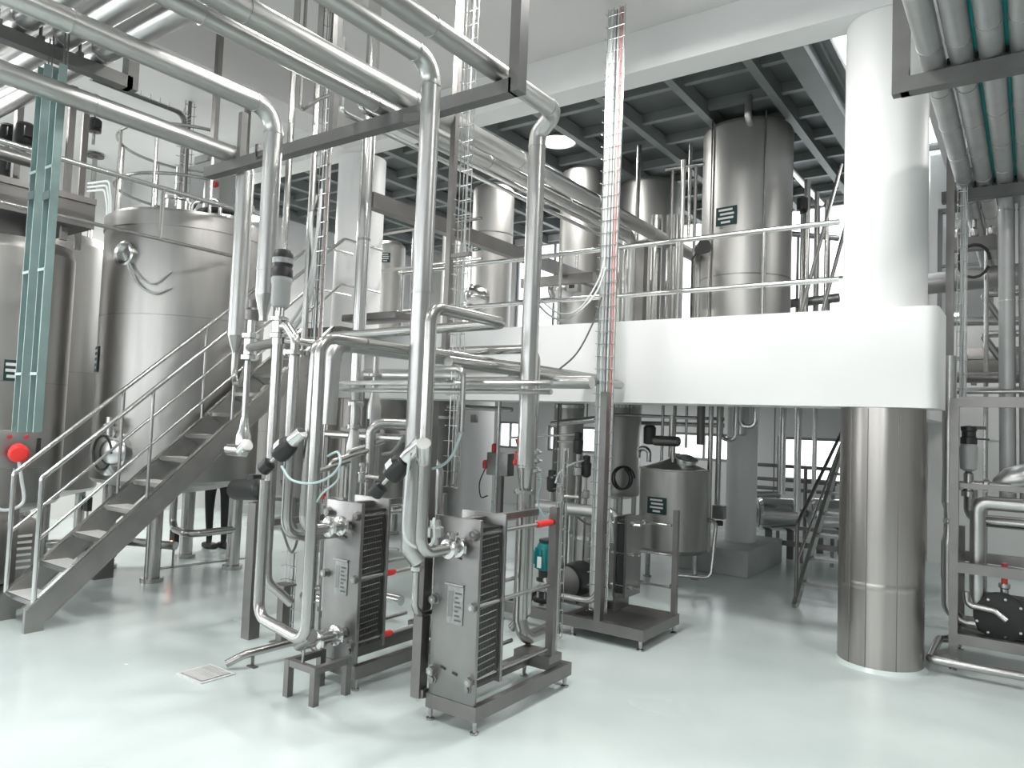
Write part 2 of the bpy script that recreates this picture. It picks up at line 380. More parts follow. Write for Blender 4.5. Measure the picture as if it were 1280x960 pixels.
# ------------------------------------------------------------------ ceiling lamps of the hall
def bay_lamp(x, y, z, power, label, size=.5, hang=ZC):
    t = thing('bay_lamp', (x, y, z), label, 'lamp', 'high bay ceiling lamps')
    part('housing', B().lathe([(.06, .22), (.1, .2), (.12, .1), (.26, .02), (.27, 0), (.25, 0), (.24, .02), (.05, .1)], (x, y, z), n=24), 'grey_plastic', t)
    part('lens', B().lathe([(.001, .012), (.235, .012), (.235, .02), (.001, .02)], (x, y, z), n=24), 'lamp_lens', t)
    part('hanger', B().cyl((x, y, z + .2), (x, y, hang), .012, n=8), 'dark_steel', t)
    l = bpy.data.lights.new('lamp_light', 'AREA'); l.shape = 'DISK'; l.size = size; l.energy = power; l.color = (1.0, .985, .96)
    o = bpy.data.objects.new('lamp_light', l); col.objects.link(o); o.location = (x, y, z - .02)
    return t
bay_lamp(-1.7, 1.4, 5.25, 60, 'high bay lamp on the white ceiling over the open foreground floor')
bay_lamp(-4.3, 1.2, 5.25, 60, 'high bay lamp on the white ceiling over the floor drain')
bay_lamp(-2.5, 4.6, 5.36, 85, 'high bay lamp between the front heat exchanger and the round column')
bay_lamp(-4.2, 3.3, 5.3, 65, 'high bay lamp hanging above the overhead pipe rack')
bay_lamp(-6.0, 0.5, 5.15, 65, 'high bay lamp above the stair foot')
bay_lamp(-9.6, 2.2, 5.25, 100, 'added high bay lamp above the left tanks, brightening the left wall')  # extra lamp out of view, put in to brighten the left wall
bay_lamp(1.6, 3.6, 5.25, 60, 'high bay lamp over the floor right of the round column')
bay_lamp(1.2, 8.8, 5.25, 50, 'high bay lamp over the pump skid by the right wall')
bay_lamp(-10.3, 7.0, 4.9, 160, 'added high bay lamp brightening the far left wall beyond the large tank', hang=5.9)  # another extra lamp, added for a brighter far left wall
p = ay(697, 178, 8.6); bay_lamp(p.x, p.y, p.z, 90, 'bright round lamp under the dark roof deck beside the bent pipe', hang=5.9)
p = ay(648, 196, 9.6); bay_lamp(p.x, p.y, p.z, 80, 'round lamp standing in for a bright panel behind the long silver pipes over the mezzanine', hang=5.9)  # lamp built in place of a bright panel
p = ay(449, 232, 8.4); bay_lamp(p.x, p.y, p.z, 40, 'small bright lamp beside the white column', hang=5.9)
p = ay(760, 530, 11.5); area('mezzanine_undersoffit_light', (p.x, 12.0, 2.45), (0, 0, 0), 3.5, .3, 22)
area('mezzanine_undersoffit_light', (-6.0, 9.6, 2.45), (0, 0, 0), .3, 2.2, 14)

# ================================================================== stair to the mezzanine
SXN, SXF = -6.43, -6.95                  # near and far stringer planes
sy0, slope = 2.395, 0.887
sy1 = sy0 + (MZ1) / slope
st = thing('steel_stair', ((SXN + SXF) / 2, sy0, 0), 'steel stair with grated treads and tube handrails climbing to the mezzanine', 'stair')
def zs(y): return (y - sy0) * slope
for x in (SXN, SXF):
    hw = .11
    poly = [(x, 2.6, 0), (x, 2.74, 0), (x, 2.74, zs(2.74) - .24), (x, sy1 + .02, zs(sy1 + .02) - .24), (x, sy1 + .02, zs(sy1)), (x, 2.6, zs(2.6))]
    part('stringer', B().prism(poly, (-.02, 0, 0), (.02, 0, 0)), 'stair_steel', st)
    part('stringer_flange', B().bar((x, 2.76, zs(2.76) - .245), (x, sy1, zs(sy1) - .245), .05, .012), 'stair_steel', st)
    part('stringer_flange', B().bar((x, 2.6, zs(2.6)), (x, sy1, zs(sy1)), .05, .012), 'steel', st)
    pr = []
    yh0, zh0 = 2.66, 1.24
    top = V((x, sy1 + .1, MZ1 + 1.02))
    hr = part('handrail', B().tube([(x, yh0, .2), (x, yh0, zh0 - .03), top, (x, sy1 + .7, MZ1 + 1.02)], .02, .06), 'steel_bright', st)
    part('mid_rail', B().tube([(x, yh0, .72), (x, sy1 + .1, MZ1 + .5), (x, sy1 + .7, MZ1 + .5)], .014, .04), 'steel_bright', st)
    for f_ in (.30, .58, .86):
        y = yh0 + (sy1 - yh0) * f_; part('post', B().cyl((x, y, zs(y) - .1), (x, y, zh0 - .03 + (y - yh0) * (top.z - zh0 + .03) / (top.y - yh0)), .015, n=10), 'steel', st)
NT = 12
for i in range(NT):
    z = .235 + .2196 * i; y = 2.66 + .2476 * i
    tr = part('tread', B().box((SXF + .02, y, z - .03), (SXN - .02, y + .21, z)), 'tread', st)
    part('nosing', B().box((SXF + .02, y - .012, z - .035), (SXN - .02, y, z + .002)), 'steel_bright', tr)
    part('tread_bracket', B().prism([(SXF + .03, y + .02, z - .03), (SXF + .03, y + .2, z - .03), (SXF + .03, y + .2, z - .13)], (0, 0, 0), (.006, 0, 0)), 'stair_steel', tr)
lnd = thing('stair_landing', (-6.7, 5.95, MZ1 - .1), 'steel landing plate joining stair top and mezzanine beside white column', 'landing')
part('deck_plate', B().box((-7.05, sy1, MZ1 - .03), (-6.3, 6.25, MZ1)), 'frame_steel', lnd)
part('edge_angle', B().box((-7.05, sy1, MZ1 - .14), (-6.3, sy1 + .03, MZ1 - .03)), 'frame_steel', lnd)

# ================================================================== signs with lines of lettering too small to read
def sign(parent, p, n, wd, ht, rows, name='sign'):       # p centre, n outward normal (horizontal)
    n = V(n).normalized(); t = V((0, 0, 1)).cross(n).normalized(); p = V(p)
    s = part(name, B().bar(p - V((0, 0, ht / 2)), p + V((0, 0, ht / 2)), wd, .006, up=n), 'sign_green', parent, 'dark green sign plate with white lettering')
    q = p + n * .0045; b = B()
    for i, (a, c) in enumerate(rows):
        z = ht * (.5 - (i + .75) / (len(rows) + .5)); h = ht / (len(rows) + .5) * .5
        b.bar(q + t * wd * a + V((0, 0, z)), q + t * wd * c + V((0, 0, z)), .002, h, up=V((0, 0, 1)))
    part('lettering', b, 'sign_white', s); return s

# ================================================================== big tanks on the left
def tank(x, y, r, z0, z1, label, m='tank_steel', legs=4, leg_r=.06, dome=.12, seam=None, name='process_tank', group='stainless process tanks', a0=-2.3, n=56):
    t = thing(name, (x, y, 0 if legs else z0), label, 'tank', group)
    h = z1 - z0
    part('shell', B().lathe([(r * .12, z0 - .16 if legs else z0), (r * .55, z0 - .1 if legs else z0), (r - .03, z0 - .01), (r, z0 + .03), (r, z1 - .05), (r - .02, z1), (r * .97, z1 + .015)], (x, y, 0), n=n), m, t)
    part('top_head', B().lathe([(r * .97, z1 - .01), (r * .96, z1 + .05), (r * .7, z1 + dome * .7), (r * .3, z1 + dome), (.001, z1 + dome * 1.05)], (x, y, 0), n=n), m, t)
    for z in (seam or []): part('weld_seam', B().lathe([(r * .99, z - .006), (r + .003, z - .004), (r + .003, z + .004), (r * .99, z + .006)], (x, y, 0), n=n), 'plate_steel', t)
    for i in range(legs):
        a = a0 + 2 * PI * i / legs; lx, ly = x + r * .78 * math.cos(a), y + r * .78 * math.sin(a)
        lg = part('leg', B().cyl((lx, ly, .04), (lx, ly, z0 + .02), leg_r, n=14), 'steel', t)
        part('foot', B().cyl((lx, ly, 0), (lx, ly, .045), leg_r * 1.5, n=14), 'steel', lg)
    return t
TX, TY, TR = -7.93, 4.66, .86
tz0, tz1 = zat(598, TX, TY), zat(290, TX, TY)
# near top edge appears lower/higher than the axis: fit on the near rim
t1 = tank(TX, TY, TR, tz0, tz1, 'large cylindrical steel tank right behind the stair', seam=[tz0 + .62 * (tz1 - tz0)], a0=-2.35, leg_r=.075)
def on_tank(u, v, x, y, r):              # point and normal of the cylinder seen at a pixel
    d = ray(u, v); a = d.x ** 2 + d.y ** 2; b = -2 * (d.x * x + d.y * y); c = x * x + y * y - r * r
    s = (-b - math.sqrt(max(0, b * b - 4 * a * c))) / (2 * a); p = CAM + d * s
    return p, V((p.x - x, p.y - y, 0)).normalized()
p, n = on_tank(159, 318, TX, TY, TR)
mw = part('sight_glass', B().lathe([(.13, -.02), (.13, .05), (.11, .06), (.085, .05), (.085, .02), (.001, .02)], p, n, 24), 'steel_bright', t1)
q1, q2 = on_tank(216, 340, TX, TY, TR)[0], on_tank(216, 360, TX, TY, TR)[0]
part('cable', B().tube(curve_pts([p + n * .05, on_tank(175, 345, TX, TY, TR)[0] + n * .03, on_tank(195, 355, TX, TY, TR)[0] + n * .03, q1 + n * .02]), .008, 0, n=6), 'cable_grey', t1)
part('cable', B().tube(curve_pts([p + n * .05, on_tank(172, 352, TX, TY, TR)[0] + n * .03, on_tank(195, 367, TX, TY, TR)[0] + n * .03, q2 + n * .02]), .011, 0, n=6), 'cable_grey', t1)
p, n = on_tank(121, 449, TX, TY, TR * 1.002)
sign(t1, p + n * .004, n, .16, .27, [(-.4, .3), (-.4, .35), (-.4, .2), (-.2, .1)])
p, n = on_tank(140, 565, TX, TY, TR)
part('manway', B().lathe([(.24, -.06), (.24, .05), (.2, .07), (.12, .1), (.001, .11)], p, n, 28), 'steel_bright', t1)
part('manway_valve', B().lathe([(.03, 0), (.03, .1), (.07, .11), (.07, .13), (.04, .14), (.04, .2), (.001, .21)], p + V((.12, -.1, .16)), (0, 0, 1), 14), 'steel_bright', t1)
part('manway_hose', B().tube([p + n * .1 + V((.18 * math.cos(a) + .1, -.06, .17 * math.sin(a))) for a in [i * 2 * PI / 20 for i in range(19)]], .012, 0, n=6), 'rubber', t1)
# rim, rails and agitator on top
part('top_rim', B().lathe([(TR + .004, tz1 - .14), (TR + .012, tz1 - .14), (TR + .012, tz1 + .01), (TR - .02, tz1 + .02)], (TX, TY, 0), n=56), 'tank_steel', t1)
gr = thing('tank_guard_rail', (TX, TY, tz1), 'curved tube guard rail around the top of the large tank', 'railing')
for zz, rr in ((.95, .80), (.42, .80)):
    part('rail', B().tube([(TX + rr * math.cos(a), TY + rr * math.sin(a), tz1 + zz) for a in [PI * .55 + i * 1.35 * PI / 28 for i in range(29)]], .018, 0, n=8), 'steel', gr)
for i in range(7):
    a = PI * .55 + i * 1.35 * PI / 6; part('post', B().cyl((TX + .8 * math.cos(a), TY + .8 * math.sin(a), tz1 + .02), (TX + .8 * math.cos(a), TY + .8 * math.sin(a), tz1 + .95), .018, n=8), 'steel', gr)
def on_top(u, v, z, off=0): return az(u, v, z)
ag = thing('agitator_drive', (TX + .0, TY + .1, tz1 + .1), 'agitator motor mount with steel sleeve on the large tank top', 'motor')
part('sleeve', B().lathe([(.2, 0), (.2, .03), (.14, .04), (.14, .24), (.16, .25), (.16, .28), (.001, .29)], (TX - .15, TY - .1, tz1 + .1), n=24), 'steel_bright', ag)
part('base_ring', B().lathe([(.24, -.03), (.24, .01), (.1, .02)], (TX - .15, TY - .1, tz1 + .1), n=24), 'black_plastic', ag)
part('shaft_tube', B().cyl((TX - .15, TY - .1, tz1 + .38), (TX - .15, TY - .1, tz1 + .75), .03), 'steel', ag)
hb = thing('tank_hatch', (TX + .4, TY + .15, tz1 + .08), 'round hatch with black seal and arched handle on the large tank top', 'hatch')
part('collar', B().lathe([(.26, 0), (.26, .08), (.24, .1)], (TX + .38, TY + .15, tz1 + .06), n=28), 'steel_bright', hb)
part('seal', B().lathe([(.25, 0), (.27, .01), (.27, .04), (.2, .06), (.001, .08)], (TX + .38, TY + .15, tz1 + .16), n=28), 'rubber', hb)
part('handle', B().tube([(TX + .16, TY - .08, tz1 + .12), (TX + .16, TY - .08, tz1 + .3), (TX + .6, TY - .02, tz1 + .3), (TX + .6, TY - .02, tz1 + .08)], .022, .1), 'steel', hb)
cb = thing('control_cabinet', (TX + .1, TY + .95, tz1 + .1), 'grey control cabinet with a red push button standing behind the tank top', 'cabinet')
P0 = ay(262, 235, TY + .9)
part('body', B().rbox((P0.x - .42, P0.y - .12, P0.z - .3), (P0.x + .42, P0.y + .12, P0.z + .32), .02), 'grey_plastic', cb)
part('upper_box', B().rbox((P0.x - .2, P0.y - .13, P0.z + .32), (P0.x + .12, P0.y + .08, P0.z + .42), .01), 'grey_plastic', cb)
part('push_button', B().lathe([(.03, 0), (.03, .02), (.045, .025), (.045, .05), (.001, .055)], (P0.x + .36, P0.y - .12, P0.z - .05), (0, -1, 0), 14), 'red_plug', cb)
part('pedestal', B().box((P0.x - .12, P0.y - .06, tz1 - 1.6), (P0.x + .12, P0.y + .06, P0.z - .3)), 'grey_plastic', cb)
# second and third tanks, further left
t2 = tank(-10.4, 4.1, .80, .72, zat(304, -10.4, 4.1), 'dark steel tank half hidden behind the green cable trays', a0=-2.0, seam=[2.2])
t2b = tank(-8.55, 3.05, .62, .8, zat(312, -8.55, 3.05), 'narrow steel tank at the left edge of the picture', a0=-2.0, seam=[2.0], n=40)
p, n = on_tank(14, 463, -8.55, 3.05, .622)
sign(t2b, p + n * .003, n, .12, .2, [(-.4, .4), (-.4, .3), (-.3, .3)])

tb = tank(-9.9, 7.9, .75, .5, 2.4, 'steel tank added to block the bright wall below the far left mezzanine', seam=[1.5], n=36)  # added to block the bright wall and keep this corner dark
tb2 = tank(-8.35, 8.6, .6, .5, 2.3, 'narrower added tank right of the one in the far left corner, blocking the bright wall', seam=[1.5], n=36)  # second added tank, also hiding the bright wall
# ================================================================== plate heat exchangers
def heat_exchanger(x0, y0, label, nplates, caps):
    x1 = x0 + .345
    t = thing('plate_heat_exchanger', ((x0 + x1) / 2, y0 + .4, 0), label, 'heat exchanger', 'plate heat exchangers')
    fp = part('fixed_plate', B().rbox((x0, y0 - .015, .16), (x1, y0 + .015, 1.22), .006), 'plate_steel', t)
    yp = y0 + .235
    part('pressure_plate', B().rbox((x0, yp, .235), (x1, yp + .024, 1.235), .006), 'plate_steel', t)
    for i in range(nplates):                               # pack of channel plates with dark gaskets
        y = y0 + .03 + i * (yp - y0 - .045) / (nplates - 1)
        rep('channel_plate', 'p', lambda b: b.box((-.155, -.0022, 0), (.155, .0022, .9)), 'dark_steel', t, ((x0 + x1) / 2, y, .27))
    part('gasket_pack', B().box((x0 + .022, y0 + .017, .275), (x1 - .022, yp - .002, 1.165)), 'gasket', t)
    for i in range(22):                                    # plate edges showing as light ribs on the flank
        z = .30 + i * .04
        rep('plate_rib', 'r', lambda b: b.bar((0, .018, 0), (0, .20, .012), .008, .006), 'plate_steel' if i % 3 else 'steel', t, (x1 - .02, y0, z))
    yend = y0 + .83
    for k, (zx, zz) in enumerate(((x1 - .03, 1.135), (x0 + .03, 1.135), (x1 - .025, .72), (x0 + .025, .72), (x1 - .03, .3), (x0 + .03, .3))):
        rr = .014
        rd = part('tie_rod', B().cyl((zx, y0 - .05, zz), (zx, yend - .03, zz), rr, n=10), 'steel', t)
        rep('rod_nut', 'n', lambda b: b.lathe([(.028, -.03), (.028, .0)], n=6).lathe([(.036, 0), (.036, .006)], n=14), 'plate_steel', rd, (zx, y0 - .018, zz), (0, 1, 0))
        cl = .17 if k == 0 else .07
        if k in caps: rep('rod_cap', cl, lambda b: b.lathe([(.02, 0), (.022, .02), (.021, cl), (.015, cl + .015), (.001, cl + .018)], n=12), 'red_cap', rd, (zx, yend - .2 if k < 1 else yp + .03, zz), (0, 1, 0))['label'] = 'bright red plastic rod cap'
    cb_ = part('carrying_bar', B().box(((x0 + x1) / 2 - .025, y0, 1.17), ((x0 + x1) / 2 + .025, yend, 1.21)), 'frame_steel', t)
    part('guide_bar', B().box(((x0 + x1) / 2 - .02, y0, .2), ((x0 + x1) / 2 + .02, yend, .235)), 'frame_steel', t)
    part('end_post', B().box((x1 - .055, yend - .01, .25), (x1, yend + .03, 1.235)), 'frame_steel', t)
    part('end_post_foot', B().box((x0 + .06, yend - .04, .2), (x1 + .0, yend + .12, .25)), 'frame_steel', t)
    # base frame
    yb = y0 + 1.06
    for x in (x0 + .005, x1 - .005): part('base_rail', B().box((x - .022, y0 - .015, .075), (x + .022, yb, .16)), 'frame_steel', t)
    for y in (y0 + .008, yb - .022): part('base_crossbar', B().box((x0 + .027, y - .022, .076), (x1 - .027, y + .022, .159)), 'frame_steel', t)
    for x in (x0 + .005, x1 - .005):
        for y in (y0 + .01, yb - .05): rep('leg', 'l', lambda b: b.lathe([(.026, 0), (.026, .012), (.012, .02), (.016, .08)], n=12), 'steel', t, (x, y, 0))
    # nameplate, bolts and slots on the front plate
    np_ = part('nameplate', B().rbox((x0 + .125, y0 - .024, .6), (x0 + .245, y0 - .0155, .82), .003), 'label_paper', fp, 'printed silver nameplate')
    b = B()
    for i in range(7): b.box((x0 + .185, y0 - .0255, .62 + i * .026), (x0 + .185 + .05 - .012 * (i % 3), y0 - .0245, .631 + i * .026))
    part('print', b, 'cable_dark', np_)
    part('print_block', B().box((x0 + .135, y0 - .0255, .64), (x0 + .17, y0 - .0245, .79)), 'plate_steel', np_)
    part('nameplate_bracket', B().box((x0 + .11, y0 - .035, .825), (x0 + .25, y0 - .0155, .835)), 'steel', fp)
    for bx, bz in ((.085, .985), (.2, .985), (.11, .33), (.2, .315)):
        part('slot', B().bar((x0 + bx - .018, y0 - .0165, bz + .006), (x0 + bx + .018, y0 - .0165, bz - .002), .006, .012), 'black_plastic', fp)
    for bx, bz in ((.03, .72), (.315, .72), (.3, .25), (.035, .25), (.295, 1.14)):
        rep('bolt', 'b', lambda b: b.lathe([(.026, 0), (.026, .006), (.019, .008), (.019, .022), (.001, .024)], n=12), 'plate_steel', fp, (x0 + bx, y0 - .015, bz), (0, -1, 0))
    return t
he1 = heat_exchanger(-2.95, 3.43, 'plate heat exchanger nearest the camera with a red rod end', 18, (0, 3, 5))
he2 = heat_exchanger(-3.965, 3.46, 'plate heat exchanger behind the tall U-shaped pipes, left of its twin', 18, (2, 4))
# ================================================================== overhead rack
ZP = 4.0
def xz(u, v, z): return az(u, v, z).x
def steel_frame(name, bars, label, m='frame_steel', cat='support', group=None, loc=None, pn='bar'):
    lo = loc or min((V(b[0]) for b in bars), key=lambda p: p.z)
    t = thing(name, lo, label, cat, group)
    for b in bars: part(b[4] if len(b) > 4 else pn, B().bar(b[0], b[1], b[2], b[3]), m, t)
    return t
BY = 3.63
steel_frame('pipe_rack_beam', [((-5.95, BY, 3.885), (-2.64, BY, 3.885), .09, .09, 'beam'), ((-2.62, BY, 3.84), (-2.62, BY, ZC), .075, .09, 'hanger'),
    ((-4.35, BY + .02, 3.93), (-4.35, BY + .02, ZC), .05, .05, 'hanger'), ((-5.52, BY + .03, 3.93), (-5.52, BY + .03, 4.35), .05, .06, 'stub')],
    'square steel beam carrying the overhead pipes, with a hanger at its right end', m='beam_paint', cat='beam')
# long runs over the rack
A = pipe_thing('insulated_pipe', [(-5.62, -4.5, ZP), (-5.62, 3.78, ZP), (-5.62, 3.78, 2.45)], .075, 'cladding', 'lowest overhead silver pipe at the left, turning down beside the stair', bend=.14, bands=1.1)
r0 = V((-5.62, 3.78, 2.45))
part('reducer', B().lathe([(.075, 0), (.072, -.02), (.03, -.14), (.03, -.16)], r0), 'steel', A)
vz_ = zat(455, -5.3, 3.4)
part('tail_pipe', B().tube([r0 - V((0, 0, .15)), r0 - V((0, 0, .42)), (-5.33, 3.66, r0.z - .42)], .028, .14), 'steel', A)
XB = -4.56
Bp = pipe_thing('insulated_pipe', [(XB, -4.5, ZP + .02), (XB, 3.28, ZP + .02), (XB, 3.28, 2.66)], .068, 'cladding', 'overhead silver pipe bending down above the black-topped valve', bend=.17, bands=1.2)
part('reducer', B().lathe([(.068, 0), (.066, -.02), (.03, -.16), (.03, -.2)], (XB, 3.28, 2.66)), 'steel', Bp)
part('wall_clip', B().bar((XB - .07, 3.28, 3.72), (XB - .18, 3.28, 3.72), .03, .04).bar((XB - .18, 3.28, 3.69), (XB - .18, 3.28, 3.8), .03, .03), 'frame_steel', Bp)
pipe_thing('insulated_pipe', [(-3.58, -4.5, ZP + .03), (-3.58, 9.2, ZP + .03), (-3.58, 9.2, 2.9)], .075, 'cladding', 'thick upper silver pipe of the long pair running back over the mezzanine', bend=.16, bands=1.3)
pipe_thing('insulated_pipe', [(-3.77, -4.5, ZP - .01), (-3.77, 7.6, ZP - .01), (-3.77, 7.6, 2.9)], .055, 'cladding', 'thinner lower silver pipe of the long pair running back over the mezzanine', bend=.12, bands=1.3)
pipe_thing('thin_pipe', [(-4.03, 3.45, 4.5), (-4.03, 3.45, 3.96), (-4.03, 8.0, 3.96)], .02, 'steel_bright', 'thin bright pipe under the long pipe pair, outer one', n=10)
pipe_thing('thin_pipe', [(-3.89, 3.5, 4.3), (-3.89, 3.5, 3.97), (-3.89, 8.0, 3.97)], .022, 'steel_bright', 'thin bright pipe under the long pipe pair, inner one', n=10)
# E run and the vertical pipe down to the front heat exchanger
VX, VY = -3.03, 3.29
E_ = pipe_thing('insulated_pipe', [(VX, -4.5, ZP), (VX, VY, ZP), (VX, VY, 1.12)], .06, 'cladding', 'tall silver pipe dropping from the rack just left of the front heat exchanger', bend=.15, bands=1.25)
part('reducer_elbow', B().tube([(VX, VY, 1.16), (VX, VY, 1.02), (VX + .03, VY + .05, .95)], .058, .06), 'cladding', E_)
part('drop_pipe', B().tube([(VX + .02, VY + .04, 1.0), (VX + .02, VY + .04, .62), (VX + .02, VY + .5, .62)], .022, .08), 'steel', E_)
clamp(E_, (VX + .02, VY + .04, .9), (0, 0, 1), .024)
part('pipe_clip', B().bar((VX - .06, VY, 3.66), (VX - .2, VY, 3.68), .05, .05), 'frame_steel', E_)
# D run with the double bend and the vertical behind
WX, WY = -2.92, 4.32
D_ = pipe_thing('insulated_pipe', [(-2.76, -4.5, ZP + .0), (-2.76, 4.3, ZP + .0), (WX, WY, ZP - .12), (WX, WY, 1.48)], .062, 'cladding', 'overhead silver pipe with a kinked double bend, dropping behind the front heat exchanger', bend=.09, bands=1.2)
part('reducer', B().lathe([(.062, 0), (.06, -.02), (.032, -.2)], (WX, WY, 1.5)), 'steel', D_)
part('lower_pipe', B().tube([(WX, WY, 1.32), (WX, WY, .42), (WX + .05, WY, .3), (WX + .05, WY + .3, .3)], .05, .08), 'steel', D_)
flange(D_, (WX, WY, 1.31), (0, 0, 1), .075, .012)
# slim companion pipe right of it, with red handled valve
p = ay(668, 500, 4.42); sx_, sy_ = p.x, 4.42
zt = zat(436, sx_, sy_); zf = zat(570, sx_, sy_)
S_ = pipe_thing('steel_pipe', [(ay(548, 437, sy_).x, sy_, zt), (sx_, sy_, zt), (sx_, sy_, .45), (sx_ - .12, sy_, .32)], .034, 'steel', 'slim steel pipe arching over and down beside the tall pipe behind the front heat exchanger', bend=.1)
for dz in (0, -.06, -.13): clamp(S_, (sx_, sy_, zf + .03 + dz), (0, 0, 1), .04)
hv = part('valve_handle', B().bar((sx_ - .05, sy_ - .05, zf - .02), (sx_ - .09, sy_ - .07, zf + .12), .02, .03).bar((sx_ - .08, sy_ - .07, zf - .06), (sx_ - .08, sy_ - .07, zf + .03), .03, .03).ball((sx_ - .085, sy_ - .08, zf - .05), .024), 'red_cap', S_, 'red valve handle')
# slim pipe in front of the tall one, feeding the upper port of the front exchanger
py = ax(526, 687, -2.725).y
zt = zat(384, -2.725, py)
Q_ = pipe_thing('steel_pipe', [(-4.35, 3.75, zt - .02), (-2.725, 3.75, zt), (-2.725, py, zt), (-2.725, py, 1.06), (-2.725, 3.40, 1.06)], .034, 'steel', 'slim steel pipe bending into the upper port of the front heat exchanger', bend=.085)
clamp(Q_, (-2.725, 3.36, 1.06), (0, 1, 0), .04); clamp(Q_, (-2.725, 3.28, 1.06), (0, 1, 0), .038)
zz = zat(560, -2.725, py)
part('sensor_sleeve', B().cyl((-2.725, py - .01, zz - .07), (-2.65, py - .1, zz + .03), .04), 'steel_bright', Q_)
sv = thing('sampling_valve', (-2.74, 3.2, 1.1), 'small round sampling valve with white hose on the upper port pipe', 'valve')
part('body', B().lathe([(.02, 0), (.02, .04), (.05, .05), (.05, .1), (.03, .11), (.03, .14), (.001, .145)], (-2.74, 3.17, 1.09), n=16), 'steel_bright', sv)
part('bonnet', B().lathe([(.018, 0), (.018, .05), (.035, .055), (.035, .07), (.001, .075)], (-2.725, 3.31, 1.08), n=14), 'steel', sv)
part('hose', B().tube(curve_pts([(-2.74, 3.16, 1.24), (-2.71, 3.12, 1.22), (-2.7, 3.12, 1.14), (-2.72, 3.1, 1.1), (-2.76, 3.02, 1.1), (-2.8, 2.98, 1.2), (-2.8, 3.0, 1.6)]), .008, 0, n=6), 'cable_pale', sv)
# post beside the front exchanger
px_ = -3.03
steel_frame('pipe_post', [((px_, 3.42, .12), (px_, 3.42, 1.9), .07, .07, 'post'), ((px_ + .035, 3.42, .15), (-2.972, 3.42, .15), .05, .05, 'bracket')], 'square steel post fixed to the base of the front heat exchanger')

# ================================================================== piping in front of the left heat exchanger
yp3 = ax(378, 672, -3.72).y
zt3 = zat(424, -3.72, yp3)
U3 = pipe_thing('steel_pipe', [(-3.72, yp3 + 1.2, zt3 + .02), (-3.72, yp3 + .02, zt3), (-3.72, yp3, 1.07), (-3.72, 3.43, 1.07)], .034, 'steel', 'steel pipe bending into the upper port of the left heat exchanger', bend=.1)
clamp(U3, (-3.72, 3.36, 1.07), (0, 1, 0), .042); clamp(U3, (-3.72, 3.26, 1.07), (0, 1, 0), .042)
part('check_valve', B().lathe([(.03, 0), (.03, .06), (.02, .07), (.02, .12), (.045, .14), (.045, .22), (.03, .23), (.001, .235)], (-3.72, 3.12, 1.1), n=16), 'steel_bright', U3)
# tall U pipe
ur = ay(383, 780, 2.78); ul = ay(322, 780, 2.86)
zb = zat(803, ur.x, 2.78)
U4 = pipe_thing('steel_pipe', [(ur.x + .02, 2.78 + 1.3, zat(421, ur.x, 2.78)), (ur.x, 2.78, zat(421, ur.x, 2.78)), (ur.x, 2.78, zb), (ul.x, 2.86, zb + .03), (ul.x, 2.86, zat(600, ul.x, 2.86))], .033, 'steel', 'long U-shaped steel pipe looping low in front of the left heat exchanger', bend=.1)
part('port_pipe', B().tube([(ur.x, 2.82, zb + .03), (-3.72, 3.06, .36), (-3.72, 3.44, .36)], .036, .08), 'steel', U4)
clamp(U4, (-3.72, 3.36, .36), (0, 1, 0), .044); clamp(U4, (-3.72, 3.2, .36), (0, 1, 0), .044)
# second bend set
p2 = ay(358, 640, 3.0)
U2 = pipe_thing('steel_pipe', [(p2.x, 3.0, zat(444, p2.x, 3.0)), (p2.x, 3.0, 1.05), (-3.86, 3.2, 1.0), (-3.86, 3.5, 1.0)], .034, 'steel', 'steel pipe below the flanged valve, curving behind its neighbour to the left exchanger', bend=.12)
flange(U2, (p2.x, 3.0, zat(441, p2.x, 3.0)), (0, 0, 1), .075, .014)
# first pipe below the big actuator
p1 = ay(345, 480, 3.06); v1x = p1.x
U1 = pipe_thing('steel_pipe', [(v1x, 3.06, zat(425, v1x, 3.06)), (v1x, 3.06, zat(625, v1x, 3.06)), (v1x, 3.06, .9)], .036, 'steel', 'steel pipe hanging straight under the black-topped valve')
part('swept_tail', B().tube([(v1x, 3.06, 1.0), (v1x + .02, 3.06, .7), (v1x + .1, 3.2, .55)], .03, .1), 'steel', U1)
# valve with the big black-capped actuator
za = zat(412, v1x, 3.06)
AV = thing('actuator_valve', (v1x, 3.06, za), 'upright process valve with a black control top and grey actuator', 'valve')
part('valve_body', B().lathe([(.04, -.1), (.04, -.06), (.06, -.055), (.06, -.03), (.045, -.02), (.045, .05), (.06, .06), (.06, .08), (.03, .09), (.03, .12)], (v1x, 3.06, za), n=20), 'steel_bright', AV)
part('yoke', B().cyl((v1x - .03, 3.06, za + .08), (v1x - .03, 3.06, za + .17), .008, n=8).cyl((v1x + .03, 3.06, za + .08), (v1x + .03, 3.06, za + .17), .008, n=8).cyl((v1x, 3.06, za + .08), (v1x, 3.06, za + .17), .014, n=8), 'steel', AV)
part('actuator', B().lathe([(.05, .15), (.062, .17), (.062, .3), (.068, .31), (.068, .34), (.06, .36)], (v1x, 3.06, za), n=22), 'grey_plastic', AV)
part('control_top', B().lathe([(.07, .35), (.07, .4), (.064, .41), (.064, .42), (.068, .43), (.068, .5), (.055, .53), (.001, .535)], (v1x, 3.06, za), n=22), 'black_plastic', AV)
part('type_label', B().lathe([(.0685, .44), (.0695, .44), (.0695, .475), (.0685, .475)], (v1x, 3.06, za), n=22), 'label_paper', AV)
part('side_elbow', B().tube([(v1x + .04, 3.06, za + .02), (v1x + .12, 3.03, za + .02), (p2.x, 3.0, za - .08), (p2.x, 3.0, zat(441, p2.x, 3.0))], .03, .07), 'steel', AV)
part('side_port', B().cyl((v1x + .04, 3.08, za - .07), (v1x + .3, 3.3, za - .09), .024), 'steel', AV)
